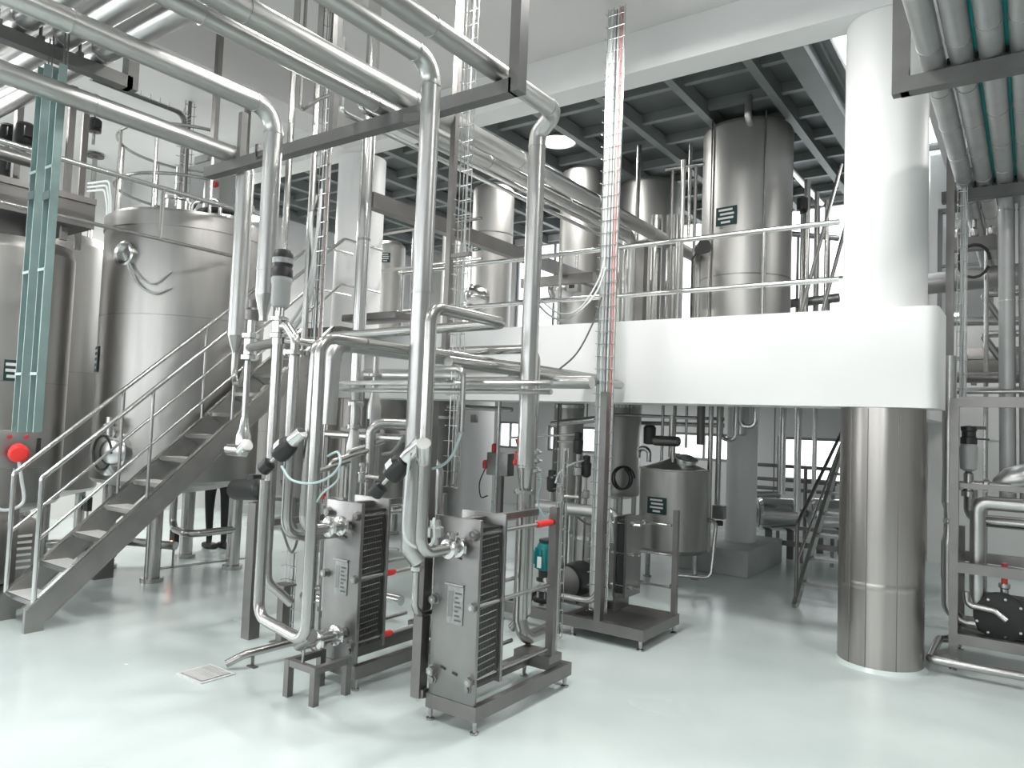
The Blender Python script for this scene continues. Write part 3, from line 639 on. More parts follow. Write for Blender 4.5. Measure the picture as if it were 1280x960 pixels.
# valve to its left under the tail of the tall left pipe
lx, ly = -5.05, 3.5
p = ay(313, 432, ly); lx = p.x; lz = p.z
LV = thing('process_valve', (lx, ly, lz), 'horizontal process valve between the two tall silver pipes near the stair', 'valve')
part('valve_body', B().lathe([(.05, -.12), (.07, -.11), (.07, -.08), (.05, -.07), (.05, .05), (.07, .06), (.07, .09), (.03, .1), (.03, .2)], (lx, ly, lz), n=18), 'steel_bright', LV)
part('bonnet', B().lathe([(.05, .2), (.05, .28), (.03, .3), (.03, .36), (.001, .37)], (lx, ly, lz), n=16), 'dark_steel', LV)
part('outlet', B().cyl((lx + .04, ly - .03, lz - .02), (v1x - .02, 3.1, lz - .04), .035), 'steel', LV)
part('inlet', B().tube([(-5.33, 3.66, r0.z - .42), (lx - .03, ly + .02, lz - .1)], .028), 'steel', LV)
part('drain_leg', B().tube([(lx - .02, ly, lz - .1), (lx - .02, ly, zat(560, lx, ly)), (lx + .15, ly - .1, zat(566, lx, ly))], .024, .06), 'steel', LV)
part('drain_cup', B().lathe([(.03, -.14), (.06, -.1), (.06, 0), (.04, .05), (.028, .14)], (lx - .02, ly, zat(545, lx, ly)), n=16), 'steel_bright', LV)
part('drain_bend', B().tube([(lx - .16, ly - .02, zat(563, lx, ly)), (lx + .02, ly - .04, zat(563, lx, ly)), (lx + .1, ly - .05, zat(555, lx, ly))], .05, .05), 'steel_bright', LV)

# black actuators at an angle
def tilt_actuator(u0, v0, u1, v1, y, label, tail=True):
    a = ay(u0, v0, y); b = ay(u1, v1, y - .06); d = (b - a).normalized(); L = (b - a).length
    t = thing('tilted_actuator', b, label, 'actuator', 'black tilted valve actuators')
    part('stem_sleeve', B().lathe([(.04, 0), (.042, .01), (.042, .14), (.036, .15), (.02, .16), (.02, .24)], a, d, 16), 'steel_bright', t)
    part('actuator_can', B().lathe([(.02, 0), (.055, .01), (.062, .03), (.062, .11), (.055, .13), (.025, .14)], a + d * (L - .2), d, 18), 'black_plastic', t)
    nn = (V((-.3, -1, .5)) - d * d.dot(V((-.3, -1, .5)))).normalized(); c_ = a + d * (L - .13) + nn * .0615; part('type_label', B().bar(c_ - d * .025, c_ + d * .025, .05, .004, up=nn), 'sign_white', t)
    if tail:
        part('neck', B().cyl(a + d * (L - .07), a + d * (L + .03), .012), 'steel', t)
        part('end_box', B().lathe([(.03, 0), (.045, .01), (.045, .07), (.035, .08), (.001, .085)], a + d * (L + .0), d, 14), 'black_plastic', t)
    return t
tilt_actuator(527, 552, 478, 606, py + .02, 'black tilted actuator on the slim pipe by the front heat exchanger')
ta = tilt_actuator(378, 540, 338, 578, 2.95, 'black tilted actuator in front of the stair side pipes')
# black motor lying left of the pipes
p = ay(328, 612, 3.75); q = ay(294, 612, 3.95)
mo = thing('black_motor', (p + q) / 2, 'black cylindrical motor lying on a steel post beside the tank leg', 'motor')
dd = (q - p).normalized(); L = (q - p).length
part('casing', B().lathe([(.05, -.03), (.085, 0), (.09, .03), (.09, L - .05), (.07, L - .02), (.03, L)], p, dd, 20), 'black_plastic', mo)
part('terminal_box', B().cbox(p + dd * L * .3 + V((0, 0, .1)), .08, .08, .05), 'black_plastic', mo)
# stair side posts and pedestals
fx = ay(313, 785, 3.7)
steel_frame('panel_post', [((fx.x, 3.7, 0), (fx.x, 3.7, zat(628, fx.x, 3.7)), .1, .1, 'post'), ((fx.x, 3.75, .9), (fx.x, 4.9, .9), .05, .05, 'arm')], 'broad square steel post at the left end of the exchanger piping')
p = az(352, 803, 0)
fp_ = thing('pedestal', (p.x, p.y, 0), 'short square pedestal with a top plate behind the U-shaped pipe', 'support')
part('post', B().box((p.x - .035, p.y - .035, .01), (p.x + .035, p.y + .035, .44)), 'frame_steel', fp_); part('top_plate', B().box((p.x - .07, p.y - .06, .44), (p.x + .07, p.y + .06, .455)), 'frame_steel', fp_)
part('base_plate', B().box((p.x - .07, p.y - .07, 0), (p.x + .07, p.y + .07, .01)), 'frame_steel', fp_)
ft = thing('pipe_stand', (-3.75, 3.1, 0), 'low steel stand under the lower port pipes of the left heat exchanger', 'support')
for x, y in ((-3.87, 3.12), (-3.62, 3.12), (-3.87, 3.38), (-3.62, 3.38)): part('leg', B().box((x - .022, y - .022, 0), (x + .022, y + .022, .235)), 'frame_steel', ft)
for a_, b_ in (((-3.85, 3.12), (-3.64, 3.12)), ((-3.87, 3.14), (-3.87, 3.36)), ((-3.62, 3.14), (-3.62, 3.36))): part('crossbar', B().bar((*a_, .215), (*b_, .215), .04, .04), 'frame_steel', ft)
part('pipe_clip', B().cyl((-3.74, 3.12, .235), (-3.74, 3.12, .32), .01, n=8), 'steel', ft)
# drain pipe to the floor gully and the gully itself
d0, d1, d2 = az(283, 830, .04), az(306, 818, .1), az(372, 801, .12)
dp = pipe_thing('drain_pipe', [d0, d1, (d1 + d2) / 2, d2, (-3.9, 3.7, .13)], .028, 'steel', 'low steel drain pipe ending over the floor grating', bend=.12)
m_ = d1 + (d2 - d1) * .15
part('support_foot', B().cyl((m_.x, m_.y, 0), (m_.x, m_.y, m_.z), .012, n=8).bar((m_.x - .04, m_.y, .005), (m_.x + .04, m_.y, .005), .04, .01), 'frame_steel', dp)
g = az(257, 843, 0)
gd = thing('floor_drain', (g.x, g.y, 0), 'square floor drain with a steel grating', 'drain')
part('frame', B().box((g.x - .15, g.y - .13, .0), (g.x + .15, g.y - .11, .008)).box((g.x - .15, g.y + .11, 0), (g.x + .15, g.y + .13, .008)).box((g.x - .15, g.y - .11, 0), (g.x - .13, g.y + .11, .008)).box((g.x + .13, g.y - .11, 0), (g.x + .15, g.y + .11, .008)), 'tread', gd)
part('sump', B().box((g.x - .13, g.y - .11, 0), (g.x + .13, g.y + .11, .002)), 'gasket', gd)
for i in range(11): rep('grate_bar', 'g', lambda b: b.box((-.007, -.1, 0), (.007, .1, .01)), 'tread', gd, (g.x - .11 + i * .022, g.y, .002))

# ================================================================== pipes behind the left exchanger
GY = 4.45
p = ay(447, 450, GY); GX = p.x
gt = thing('tall_pipe', (GX, GY, .9), 'tall shiny vertical pipe standing behind the beam, left of centre', 'pipe')
z1_, z2_, z3_ = zat(482, GX, GY), zat(505, GX, GY), zat(545, GX, GY)
part('upper_pipe', B().cyl((GX, GY, z1_), (GX, GY, ZC), .058), 'steel_bright', gt)
part('reducer', B().lathe([(.062, .02), (.058, 0), (.04, -.13)], (GX, GY, z1_), n=16), 'cladding', gt)
flange(gt, (GX, GY, z1_ - .16), (0, 0, 1), .075, .014); flange(gt, (GX, GY, z1_ - .36), (0, 0, 1), .07, .014)
part('spool', B().cyl((GX, GY, z1_ - .36), (GX, GY, z1_ - .15), .042), 'steel', gt)
part('lower_cone', B().lathe([(.035, -.37), (.04, -.4), (.068, -.52), (.07, -.56), (.07, -1.25)], (GX, GY, z1_), n=18), 'cladding', gt)
for z in (3.35, 2.45, 4.3): band(gt, (GX, GY, z), (0, 0, 1), .058, .02, 'steel')
part('gauge_slot', B().box((GX - .012, GY - .076, z1_ - .86), (GX + .012, GY - .068, z1_ - .68)), 'black_plastic', gt)
p = ay(467, 520, 4.75); hx, hy = p.x, 4.75
z1_ = zat(480, hx, hy)
g2 = thing('insulated_valve_pipe', (hx, hy, .9), 'shorter clad pipe with a flanged top beside the tall shiny pipe', 'pipe')
part('top_stub', B().cyl((hx, hy, z1_ - .05), (hx, hy, z1_ + .25), .025), 'steel', g2)
flange(g2, (hx, hy, z1_ + .08), (0, 0, 1), .06, .012); flange(g2, (hx, hy, z1_ + .0), (0, 0, 1), .05, .01)
part('cone', B().lathe([(.03, -.02), (.035, -.08), (.062, -.2), (.064, -.24), (.064, -1.2)], (hx, hy, z1_), n=18), 'cladding', g2)
band(g2, (hx, hy, z1_ - .25), (0, 0, 1), .064)
part('gauge_slot', B().box((hx - .012, hy - .07, z1_ - .5), (hx + .012, hy - .062, z1_ - .32)), 'black_plastic', g2)
# rack of horizontal pipes at head height
zr = 2.24
p = az(418, 428, zr); q = az(731, 474, zr)
xr_ = p.x
pipe_thing('rack_pipe', [(xr_, p.y - .02, zr - .5), (xr_, p.y, zr), (xr_, 6.2, zr)], .05, 'cladding', 'thick silver pipe at head height running back from the U-shaped pipes', bend=.1, bands=1.0)
pipe_thing('rack_pipe', [(xr_ + .17, p.y + .1, zr + .0), (xr_ + .17, 6.2, zr + .0)], .03, 'steel', 'thin steel pipe beside the thick head height pipe')
pipe_thing('rack_pipe', [(xr_ + .32, p.y + .7, zr - .06), (xr_ + .32, 6.2, zr - .06)], .038, 'steel', 'steel pipe on the right side of the head height rack')
p = ay(405, 457, 3.9)
pipe_thing('rack_pipe', [(p.x, 3.9, 2.05), (ay(690, 470, 3.9).x, 3.9, 2.05)], .018, 'steel', 'thin pipe crossing behind the exchangers at head height', n=8)
pipe_thing('rack_pipe', [(p.x, 3.98, 2.0), (ay(690, 470, 3.98).x, 3.98, 2.0)], .018, 'steel', 'lower of two thin pipes crossing behind the exchangers', n=8)
zc_ = zat(548, -4.4, 4.6)
pipe_thing('rack_pipe', [(ay(405, 548, 4.6).x, 4.6, zc_), (ay(505, 548, 4.6).x, 4.6, zc_)], .035, 'steel', 'horizontal pipe joining the two clad valve pipes', n=10)
steel_frame('rack_bar', [((ay(405, 542, 4.66).x, 4.9, zc_ + .02), (ay(508, 542, 4.66).x, 4.9, zc_ + .02), .07, .08)], 'flat steel bar behind the clad valve pipes')
pb = ay(490, 470, 5.2)
pipe_thing('insulated_pipe', [(ay(445, 468, 5.2).x, 5.2, zat(468, pb.x, 5.2)), (ay(640, 478, 5.2).x, 5.2, zat(472, pb.x, 5.2))], .06, 'cladding', 'dim insulated pipe passing behind the tall front pipe at head height')
pz = ay(700, 478, 5.0)
pipe_thing('rack_pipe', [(ay(575, 478, 5.0).x, 5.0, pz.z), (ay(740, 480, 5.0).x, 5.0, pz.z)], .05, 'cladding', 'horizontal silver pipe below the head height rack, right of the tall pipe')
# small hook tube with hose
pa = ay(548, 461, 3.55); pbk = ay(579, 480, 3.55)
hk = pipe_thing('hook_pipe', [(pa.x - .1, 3.55, pa.z), (pbk.x, 3.55, pa.z), (pbk.x, 3.55, zat(540, pbk.x, 3.55))], .018, 'steel', 'thin hook-shaped tube with a pale hose beside the tall front pipe', bend=.06, n=10)
e_ = V((pbk.x, 3.55, zat(540, pbk.x, 3.55)))
part('hose', B().tube(curve_pts([e_ + V((0, 0, .05)), e_, ay(566, 568, 3.5), ay(552, 582, 3.45), ay(532, 588, 3.4)]), .009, 0, n=6), 'hose_teal', hk)
# loose air hoses in front of the pipes
def hose(px, y, r, m, label, name='air_hose'):
    return single(name, B().tube(curve_pts([ay(u, v, y + dy) for u, v, dy in px]), r, 0, n=6), m, label, 'hose')
hose([(352, 583, 0), (365, 600, -.03), (390, 604, -.06), (412, 596, -.04), (425, 580, 0), (422, 565, .05), (410, 570, .1)], 2.7, .007, 'hose_teal', 'pale blue air hose looping below the left black actuator')
hose([(425, 580, 0), (422, 600, 0), (402, 618, 0), (390, 640, .1)], 2.75, .006, 'hose_teal', 'second pale air hose hanging behind the U-shaped pipe')
# lower pump under the piping: curved bright pipes on the floor behind the U
p = az(290, 715, .12)
pipe_thing('floor_pipe', [(-4.6, 4.3, .2), (-5.2, 4.3, .2), (-5.35, 4.5, .2), (-5.2, 4.8, .2), (-4.5, 4.8, .2)], .045, 'steel_bright', 'bright looped pipe low on the floor behind the broad post', bend=.14)
for i in range(3):
    pipe_thing('feed_pipe', [(-4.5 + i * .06, 3.75 + i * .12, .2 + i * .1), (-4.5 + i * .06, 3.75 + i * .12, 1.35 + .08 * i), (-4.3 + i * .06, 3.95 + i * .12, 1.45 + .08 * i)], .02, 'steel', ('slender upright feed pipe behind the U-shaped pipe, front one', 'slender upright feed pipe behind the U-shaped pipe, middle one', 'slender upright feed pipe behind the U-shaped pipe, rear one')[i], bend=.05, n=8)

# cables sagging from the tall tray
hose([(757, 335, 0), (744, 368, -.3), (712, 398, -.8), (690, 396, -1.1), (668, 376, -1.3)], 5.65, .009, 'cable_grey', 'grey cable sagging from the tall tray to the kinked silver pipe', 'sagging_cable')
hose([(757, 318, 0), (748, 350, -.2), (725, 385, -.6), (700, 392, -1.0), (672, 372, -1.25)], 5.65, .007, 'cable_grey', 'pale cable sagging beside the grey one below the railing', 'sagging_cable')
hose([(752, 372, 0), (742, 402, -.1), (722, 440, -.2), (698, 462, -.3), (676, 474, -.4)], 5.65, .008, 'cable_dark', 'dark cable hanging diagonally before the white edge beam', 'sagging_cable')

# small valves, hoses and risers filling the space between the exchangers
for i, (u, v, y, lab) in enumerate(((452, 600, 4.0, 'small clamp valve on a thin riser behind the left exchanger'), (408, 628, 3.9, 'small red-tagged valve above the left exchanger port'), (478, 690, 4.6, 'low clamp valve between the two exchangers'), (700, 625, 5.0, 'small clamp valve over the teal pump'))):
    p = ay(u, v, y); t = thing('clamp_valve', (p.x, y, 0), lab, 'valve', 'small hygienic clamp valves')
    part('riser', B().cyl((p.x, y, 0), (p.x, y, p.z + .02), .017, n=8), 'steel', t)
    part('body', B().lathe([(.018, 0), (.035, .01), (.035, .05), (.02, .06), (.02, .1), (.032, .11), (.032, .13), (.001, .135)], p, n=12), 'steel_bright', t)
    clamp(t, p, (0, 0, 1), .022)
    part('side_port', B().cyl(p + V((0, 0, .03)), p + V((.14, .05, .03)), .014, n=8), 'steel', t)
    if i == 1: part('handle', B().cbox(p + V((0, -.03, .05)), .02, .03, .05), 'red_plug', t, 'red tag')
for pts, y, m, lab in (([(668, 580, 0), (676, 600, .05), (672, 625, .1), (680, 645, .1), (690, 640, .15)], 5.0, 'hose_teal', 'pale teal hose loop below the red-handled valve'), ([(662, 585, 0), (668, 612, .05), (666, 640, .1), (674, 660, .1)], 5.05, 'cable_grey', 'grey hose hanging beside the red-handled valve'), ([(733, 575, .8), (715, 580, .6), (700, 590, .4), (694, 604, .3)], 5.9, 'cable_pale', 'pale hose arching to the black ribbed valve top'), ([(696, 618, .3), (715, 640, .4), (735, 655, .5), (752, 650, .5)], 5.9, 'cable_dark', 'dark cable sagging from the black gauge head'), ([(352, 600, 0), (362, 640, .05), (372, 668, .1), (364, 690, .1), (352, 660, .1)], 3.15, 'cable_dark', 'dark hose loop behind the broad post'), ([(505, 545, 0), (498, 556, .02), (490, 565, .05), (478, 568, .05)], 2.9, 'cable_dark', 'short dark lead on the right tilted actuator')):
    hose(pts, y, .009, m, lab)
pipe_thing('steel_pipe', [(-3.35, 4.5, .3), (-3.35, 3.9, .3), (-3.35, 3.9, 1.5), (-3.6, 3.9, 1.5)], .03, 'steel', 'bent steel pipe between the two exchangers', bend=.09)
pipe_thing('steel_pipe', [(-4.25, 4.1, .25), (-4.25, 4.1, 1.75), (-4.0, 4.3, 1.75)], .04, 'steel', 'upright steel pipe left of the rear end of the left exchanger', bend=.1)
def leg_to_floor(t, x, y, z): part('support_leg', B().cyl((x, y, 0), (x, y, z), .018, n=8), 'frame_steel', t)
for o in list(bpy.data.objects):
    l_ = o.get('label', '')
    if l_ == 'dim insulated pipe passing behind the tall front pipe at head height': leg_to_floor(o, ay(455, 468, 5.2).x, 5.2, o.location.z - .05)
    if l_ == 'shorter clad pipe with a flanged top beside the tall shiny pipe': leg_to_floor(o, o.location.x, o.location.y, .95)
    if l_ == 'tall shiny vertical pipe standing behind the beam, left of centre': leg_to_floor(o, o.location.x, o.location.y, 1.0)
    if l_ == 'flat steel bar behind the clad valve pipes': leg_to_floor(o, ay(410, 542, 4.66).x, 4.9, o.location.z)
    if l_ == 'horizontal pipe joining the two clad valve pipes': leg_to_floor(o, ay(410, 548, 4.6).x, 4.6, o.location.z)
    if l_ == 'horizontal silver pipe below the head height rack, right of the tall pipe': part('hanger_clip', B().cyl((xr_, 5.0, o.location.z), (xr_, 5.0, zr), .01, n=6).cyl((xr_ + .3, 5.0, o.location.z), (xr_ + .3, 5.0, zr - .07), .01, n=6), 'frame_steel', o)
    if l_.startswith('slender upright feed pipe'): leg_to_floor(o, o.location.x, o.location.y, .25)
# ================================================================== wire trays, ladders and cable bundles
def wire_tray(x, y, z0, z1, wd, label, step=.11, cables=(), depth=.05, dirx=(1, 0), rail_m='steel_bright', group='vertical wire cable trays'):
    t = thing('wire_cable_tray', (x, y, z0), label, 'cable tray', group)
    dx, dy = dirx; nx, ny = dy, -dx
    for s in (-.5, .5, -.17, .17):
        part('wire_rail', B().cyl((x + dx * wd * s, y + dy * wd * s, z0), (x + dx * wd * s, y + dy * wd * s, z1), .004, n=6), rail_m, t)
    ang = math.atan2(dy, dx); q = Quaternion((0, 0, 1), ang)
    k = int((z1 - z0) / step)
    for i in range(k + 1):
        rep('rung', (round(wd, 3), depth), lambda b: b.tube([(-wd / 2, -depth, 0), (-wd / 2, 0, 0), (wd / 2, 0, 0), (wd / 2, -depth, 0)], .0035, 0, n=5), rail_m, t, (x, y, z0 + i * step), None, q)
    for off, r, m in cables:
        pts = [(x + dx * off + random.uniform(-.006, .006), y + dy * off + .004 + r, z0 + .02 + (z1 - z0 - .04) * j / 7) for j in range(8)]
        part('cable', B().tube(pts, r, 0, n=6), m, t)
    return t
TXP = ay(748, 700, 5.7)
wt = wire_tray(TXP.x + .01, 5.7, .2, 5.55, .17, 'tall vertical wire tray full of pale cables with one red cable', cables=[(-.05, .016, 'cable_pale'), (-.02, .018, 'cable_grey'), (.015, .014, 'cable_pale'), (.045, .008, 'cable_red'), (-.075, .01, 'cable_grey'), (.065, .007, 'cable_pale'), (0, .01, 'cable_dark')])
part('tray_back_profile', B().box((TXP.x - .07, 5.72, .2), (TXP.x - .03, 5.75, 5.55)), 'cladding', wt)
part('tray_back_profile', B().box((TXP.x + .03, 5.72, .2), (TXP.x + .07, 5.75, 5.55)), 'cladding', wt)
p = ay(562, 300, 4.1)
wire_tray(p.x + .13, 4.1, zat(607, p.x, 4.1), 5.55, .11, 'narrow wire tray on the slender post right of the tall front pipe', cables=[(0, .006, 'cable_grey')])
pp = ay(567, 200, 4.1)
steel_frame('hanger_post', [((pp.x, 4.1, zat(440, pp.x, 4.1)), (pp.x, 4.1, ZC), .045, .045, 'post'), ((pp.x, 4.1, 3.0), (pp.x + .2, 4.1, 3.0), .03, .03, 'arm')], 'slender steel hanger post behind the tall front pipe', cat='support')
# cable bundle between the two left drops
p = ay(402, 300, 4.3); bx, by = p.x, 4.3
cbn = [(random.uniform(-.055, .055), random.choice((.006, .008, .01)), random.choice(('cable_grey', 'cable_pale', 'cable_dark', 'cable_grey'))) for i in range(12)] + [(.04, .005, 'cable_red')]
w2 = wire_tray(bx, by, zat(440, bx, by), 5.55, .15, 'wire tray with a thick bundle of cables left of the tall shiny pipe', step=.13, cables=cbn)
part('bulge_cables', B().tube(curve_pts([(bx - .05, by - .05, 3.75), (bx - .02, by - .12, 3.5), (bx + .04, by - .1, 3.1), (bx - .06, by - .08, 2.75), (bx - .3, by - .06, 2.5)]), .02, 0, n=8).tube(curve_pts([(bx + .02, by - .05, 3.8), (bx + .07, by - .1, 3.5), (bx + .02, by - .12, 3.0), (bx - .12, by - .06, 2.8), (bx - .34, by - .06, 2.56)]), .014, 0, n=8), 'cable_grey', w2)
for i, (u, r, yy, vb, lab) in enumerate(((357, .028, 3.9, 395, 'slim vertical tube just right of the bending silver drop pipe'), (388, .03, 4.2, 430, 'slim bright tube along the left side of the cable bundle'), (376, .016, 4.0, 300, 'thin tube with a sideways hook near the pipe rack beam'))):
    p = ay(u, 280, yy)
    if i == 2:
        a = ay(375, 140, yy); c = ay(400, 130, yy); d = ay(425, 130, yy)
        pipe_thing('steel_tube', [(a.x, yy, ZC - .02), (a.x, yy, a.z), (c.x, yy, c.z + .05), (d.x, yy, c.z + .05), (d.x + .5, yy + .9, c.z - .15)], r, 'steel', lab, bend=.05, n=10)
    else: pipe_thing('steel_tube', [(p.x, yy, zat(vb, p.x, yy)), (p.x, yy, ZC - .02)], r, 'steel', lab, n=10)
# hangers at the upper left
for u, v0, yy, lab in ((272, 130, 3.9, 'flat steel hanger above the left overhead pipe'), (312, 190, 4.6, 'short flat hanger stub above the rack beam end')):
    p = ay(u, 100, yy)
    steel_frame('flat_hanger', [((p.x, yy, zat(v0 + 60, p.x, yy)), (p.x, yy, ZC), .06, .045, 'hanger')], lab, cat='support')
# ladders of wire tray on the left: ceiling run bending down, and horizontal run
def wire_tray_path(pts, wd, label, step=.12, sdir=(0, 1, 0), bend=.18, m='frame_steel', base_m='dark_steel', fence=.05):
    P = fillet(pts, bend, 6); t = thing('cable_ladder', min(P, key=lambda p: p.z), label, 'cable tray')
    part('cable_run', B().tube(pts, .022, bend, n=8), base_m, t)
    s = V(sdir).normalized() * wd / 2
    for k in (-1, 1): part('side_wire', B().tube([p + s * k for p in P], .005, 0, n=5), m, t)
    for a, b in zip(P, P[1:]):
        L = (b - a).length; d = (b - a).normalized(); nn = d.cross(s.normalized()); nn = nn if nn.z > 0 or abs(nn.z) < .2 else -nn
        for i in range(max(1, int(L / step))):
            c = a + d * (i + .5) * step
            part('rung', B().tube([c - s + nn * fence, c - s, c + s, c + s + nn * fence], .004, 0, n=4), m, t)
    return t
yy = 4.9
a, b, c = ay(202, 24, yy), ay(243, 45, yy), ay(236, 270, yy)
wire_tray_path([(a.x - .15, yy, ay(198, 22, yy).z), (b.x, yy, b.z), (b.x, yy, 3.75), (b.x, yy, tz1 - 2.5)], .12, 'dark cable ladder bending down from the ceiling to the large tank', m='steel')
a, b = ax(115, 98, -7.4), ax(232, 140, -7.4)
wire_tray_path([(-7.4, a.y, a.z), (-7.4, b.y, a.z), (-7.4, b.y, a.z - .9)], .1, 'thin cable ladder along the white wall bending down at the tank', sdir=(1, 0, 0), step=.1, bend=.1, m='cable_grey')
# pale green cable trays hanging at the left edge
for u, lab in ((45, 'pale green cable tray at the left, outer one of the pair'), (64, 'pale green cable tray at the left, inner one of the pair')):
    yy = 2.35; p = ay(u, 300, yy)
    t = thing('cable_tray', (p.x, yy, .95), lab, 'cable tray', 'pale green cable trays')
    z0_ = zat(540, p.x, yy); zT = zat(84, p.x, yy)
    part('back_sheet', B().box((p.x - .05, yy, z0_), (p.x + .05, yy + .006, zT)), 'tray_green', t)
    for s in (-1, 1): part('side_flange', B().box((p.x + s * .052 - .003, yy - .05, z0_), (p.x + s * .052 + .003, yy + .006, zT)), 'tray_green', t)
    for i in range(6): part('cable', B().tube([(p.x - .038 + i * .0152 + random.uniform(-.004, .004), yy - .012, z0_ + (zT - .05 - z0_) * j / 6) for j in range(7)], .008, 0, n=5), 'tray_green' if i % 3 else 'hose_teal', t)
    for z in (2.0, 2.75, 3.5): part('strap', B().box((p.x - .055, yy - .054, z), (p.x + .055, yy - .05, z + .02)), 'tray_green', t)
    zb_ = zat(247, p.x, yy); part('cover_strip', B().box((p.x - .056, yy - .058, zb_ - .03), (p.x + .056, yy - .055, zb_ + .03)), 'sign_green', t)
    for dx in (-.03, .03): part('drop_rod', B().cyl((p.x + dx, yy + .01, zT - .05), (p.x + dx, yy + .01, ZC), .006, n=6), 'dark_steel', t)
# low wire ladders among the exchanger piping
for u, y, v0, v1, wd, lab in ((362, 3.9, 688, 806, .12, 'short wire tray low behind the U-shaped pipe'), (396, 3.85, 455, 830, .07, 'narrow wire ladder between the U-shaped pipe and its neighbour'), (700, 5.3, 560, 795, .1, 'wire tray piece below the red-handled valve')):
    p = ay(u, (v0 + v1) / 2, y); wire_tray(p.x, y, max(.02, zat(v1, p.x, y)), zat(v0, p.x, y), wd, lab, cables=[(0, .008, 'cable_grey'), (.02, .006, 'cable_dark')])
# ================================================================== skid behind the front exchanger
YS0, YS1, XS0, XS1 = 5.55, 6.22, -4.0, -2.53
sk3 = thing('equipment_skid', ((XS0 + XS1) / 2, YS0, 0), 'low steel skid frame with tall square post behind the front heat exchanger', 'frame')
for y in (YS0, YS1): part('long_rail', B().box((XS0, y - .03, .08), (XS1, y + .03, .17)), 'frame_steel', sk3)
for x in (XS0 + .03, -3.25, XS1 - .03): part('cross_rail', B().box((x - .03, YS0 + .03, .082), (x + .03, YS1 - .03, .168)), 'frame_steel', sk3)
part('drip_tray', B().box((-3.22, YS0 + .031, .1), (XS1 - .061, YS1 - .031, .11)), 'plate_steel', sk3)
for x in (XS0 + .05, -3.2, XS1 - .04):
    for y in (YS0, YS1): rep('foot', 'f', lambda b: b.lathe([(.03, 0), (.03, .01), (.014, .02), (.018, .08)], n=12), 'steel', sk3, (x, y, 0))
pX = ay(748, 770, YS0).x
part('tall_post', B().box((pX - .03, YS0 - .03, .17), (pX + .03, YS0 + .03, zat(490, pX, YS0))), 'frame_steel', sk3)
part('corner_post', B().box((XS1 - .05, YS1 - .05, .17), (XS1 - .005, YS1 - .005, zat(638, XS1, YS1))), 'frame_steel', sk3)
# small exchanger seen end on
h3y = 6.05; h3 = thing('plate_heat_exchanger', (-3.05, h3y, .17), 'small plate heat exchanger seen edge on in front of the cone-topped tank', 'heat exchanger', 'plate heat exchangers')
hx = ay(777, 680, h3y).x
for k, (dx, w_) in enumerate(((0, .022), (.1, .022))): part('end_plate', B().box((hx + dx, h3y - .15, .3), (hx + dx + w_, h3y + .15, 1.0)), 'plate_steel', h3)
part('gasket_pack', B().box((hx + .024, h3y - .13, .33), (hx + .098, h3y + .13, .97)), 'gasket', h3)
for z in (.94, .68, .4):
    for dy in (-.12, .12):
        rd = part('tie_rod', B().cyl((hx - .03, h3y + dy, z), (XS1 - .06 if dy > 0 else XS1 - .25, h3y + dy, z), .012, n=8), 'steel_bright', h3)
        part('rod_nut', B().cyl((hx + .125, h3y + dy, z), (hx + .17, h3y + dy, z), .022, n=6), 'steel_bright', rd)
part('foot_bracket', B().box((hx, h3y - .14, .17), (hx + .02, h3y + .14, .3)), 'frame_steel', h3)
# teal pump
tp = az(683, 760, .12); tx, ty = -3.62, 5.86
p = ay(683, 740, 5.8); tx = p.x; ty = 5.8
pu = thing('vertical_pump', (tx, ty, .1), 'teal-topped vertical pump on the skid beyond the red rod end', 'pump')
z0_ = .17; zm = zat(712, tx, ty); zt_ = zat(672, tx, ty)
part('foot', B().lathe([(.12, 0), (.12, .03), (.09, .04), (.09, .09), (.1, .1)], (tx, ty, z0_), n=18), 'black_plastic', pu)
part('stage_sleeve', B().cyl((tx, ty, z0_ + .09), (tx, ty, zm - .09), .075), 'steel_bright', pu)
part('coupling', B().lathe([(.1, 0), (.1, .02), (.08, .03), (.08, .1)], (tx, ty, zm - .1), n=16), 'black_plastic', pu)
part('rating_label', B().box((tx - .05, ty - .085, zm - .25), (tx + .04, ty - .076, zm - .13)), 'label_paper', pu)
mt_ = part('motor', B().lathe([(.08, 0), (.105, .01), (.105, .2), (.09, .24), (.06, .26), (.06, .28), (.001, .29)], (tx, ty, zm), n=20), 'pump_teal', pu, 'bright teal motor')
for i in range(16):
    a = i * PI / 8; rep('cooling_fin', 'f', lambda b: b.box((.1, -.003, 0), (.118, .003, .18)), 'pump_teal', mt_, (tx, ty, zm + .015), None, Quaternion((0, 0, 1), a))
part('terminal_box', B().rbox((tx - .17, ty - .05, zm + .04), (tx - .09, ty + .05, zm + .16), .01), 'pump_teal', mt_)
part('motor_label', B().box((tx - .035, ty - .122, zm + .03), (tx + .01, ty - .119, zm + .13)), 'sign_white', mt_)
part('fan_cover', B().lathe([(.085, .255), (.085, .275), (.03, .29)], (tx, ty, zm), n=18), 'black_plastic', mt_)
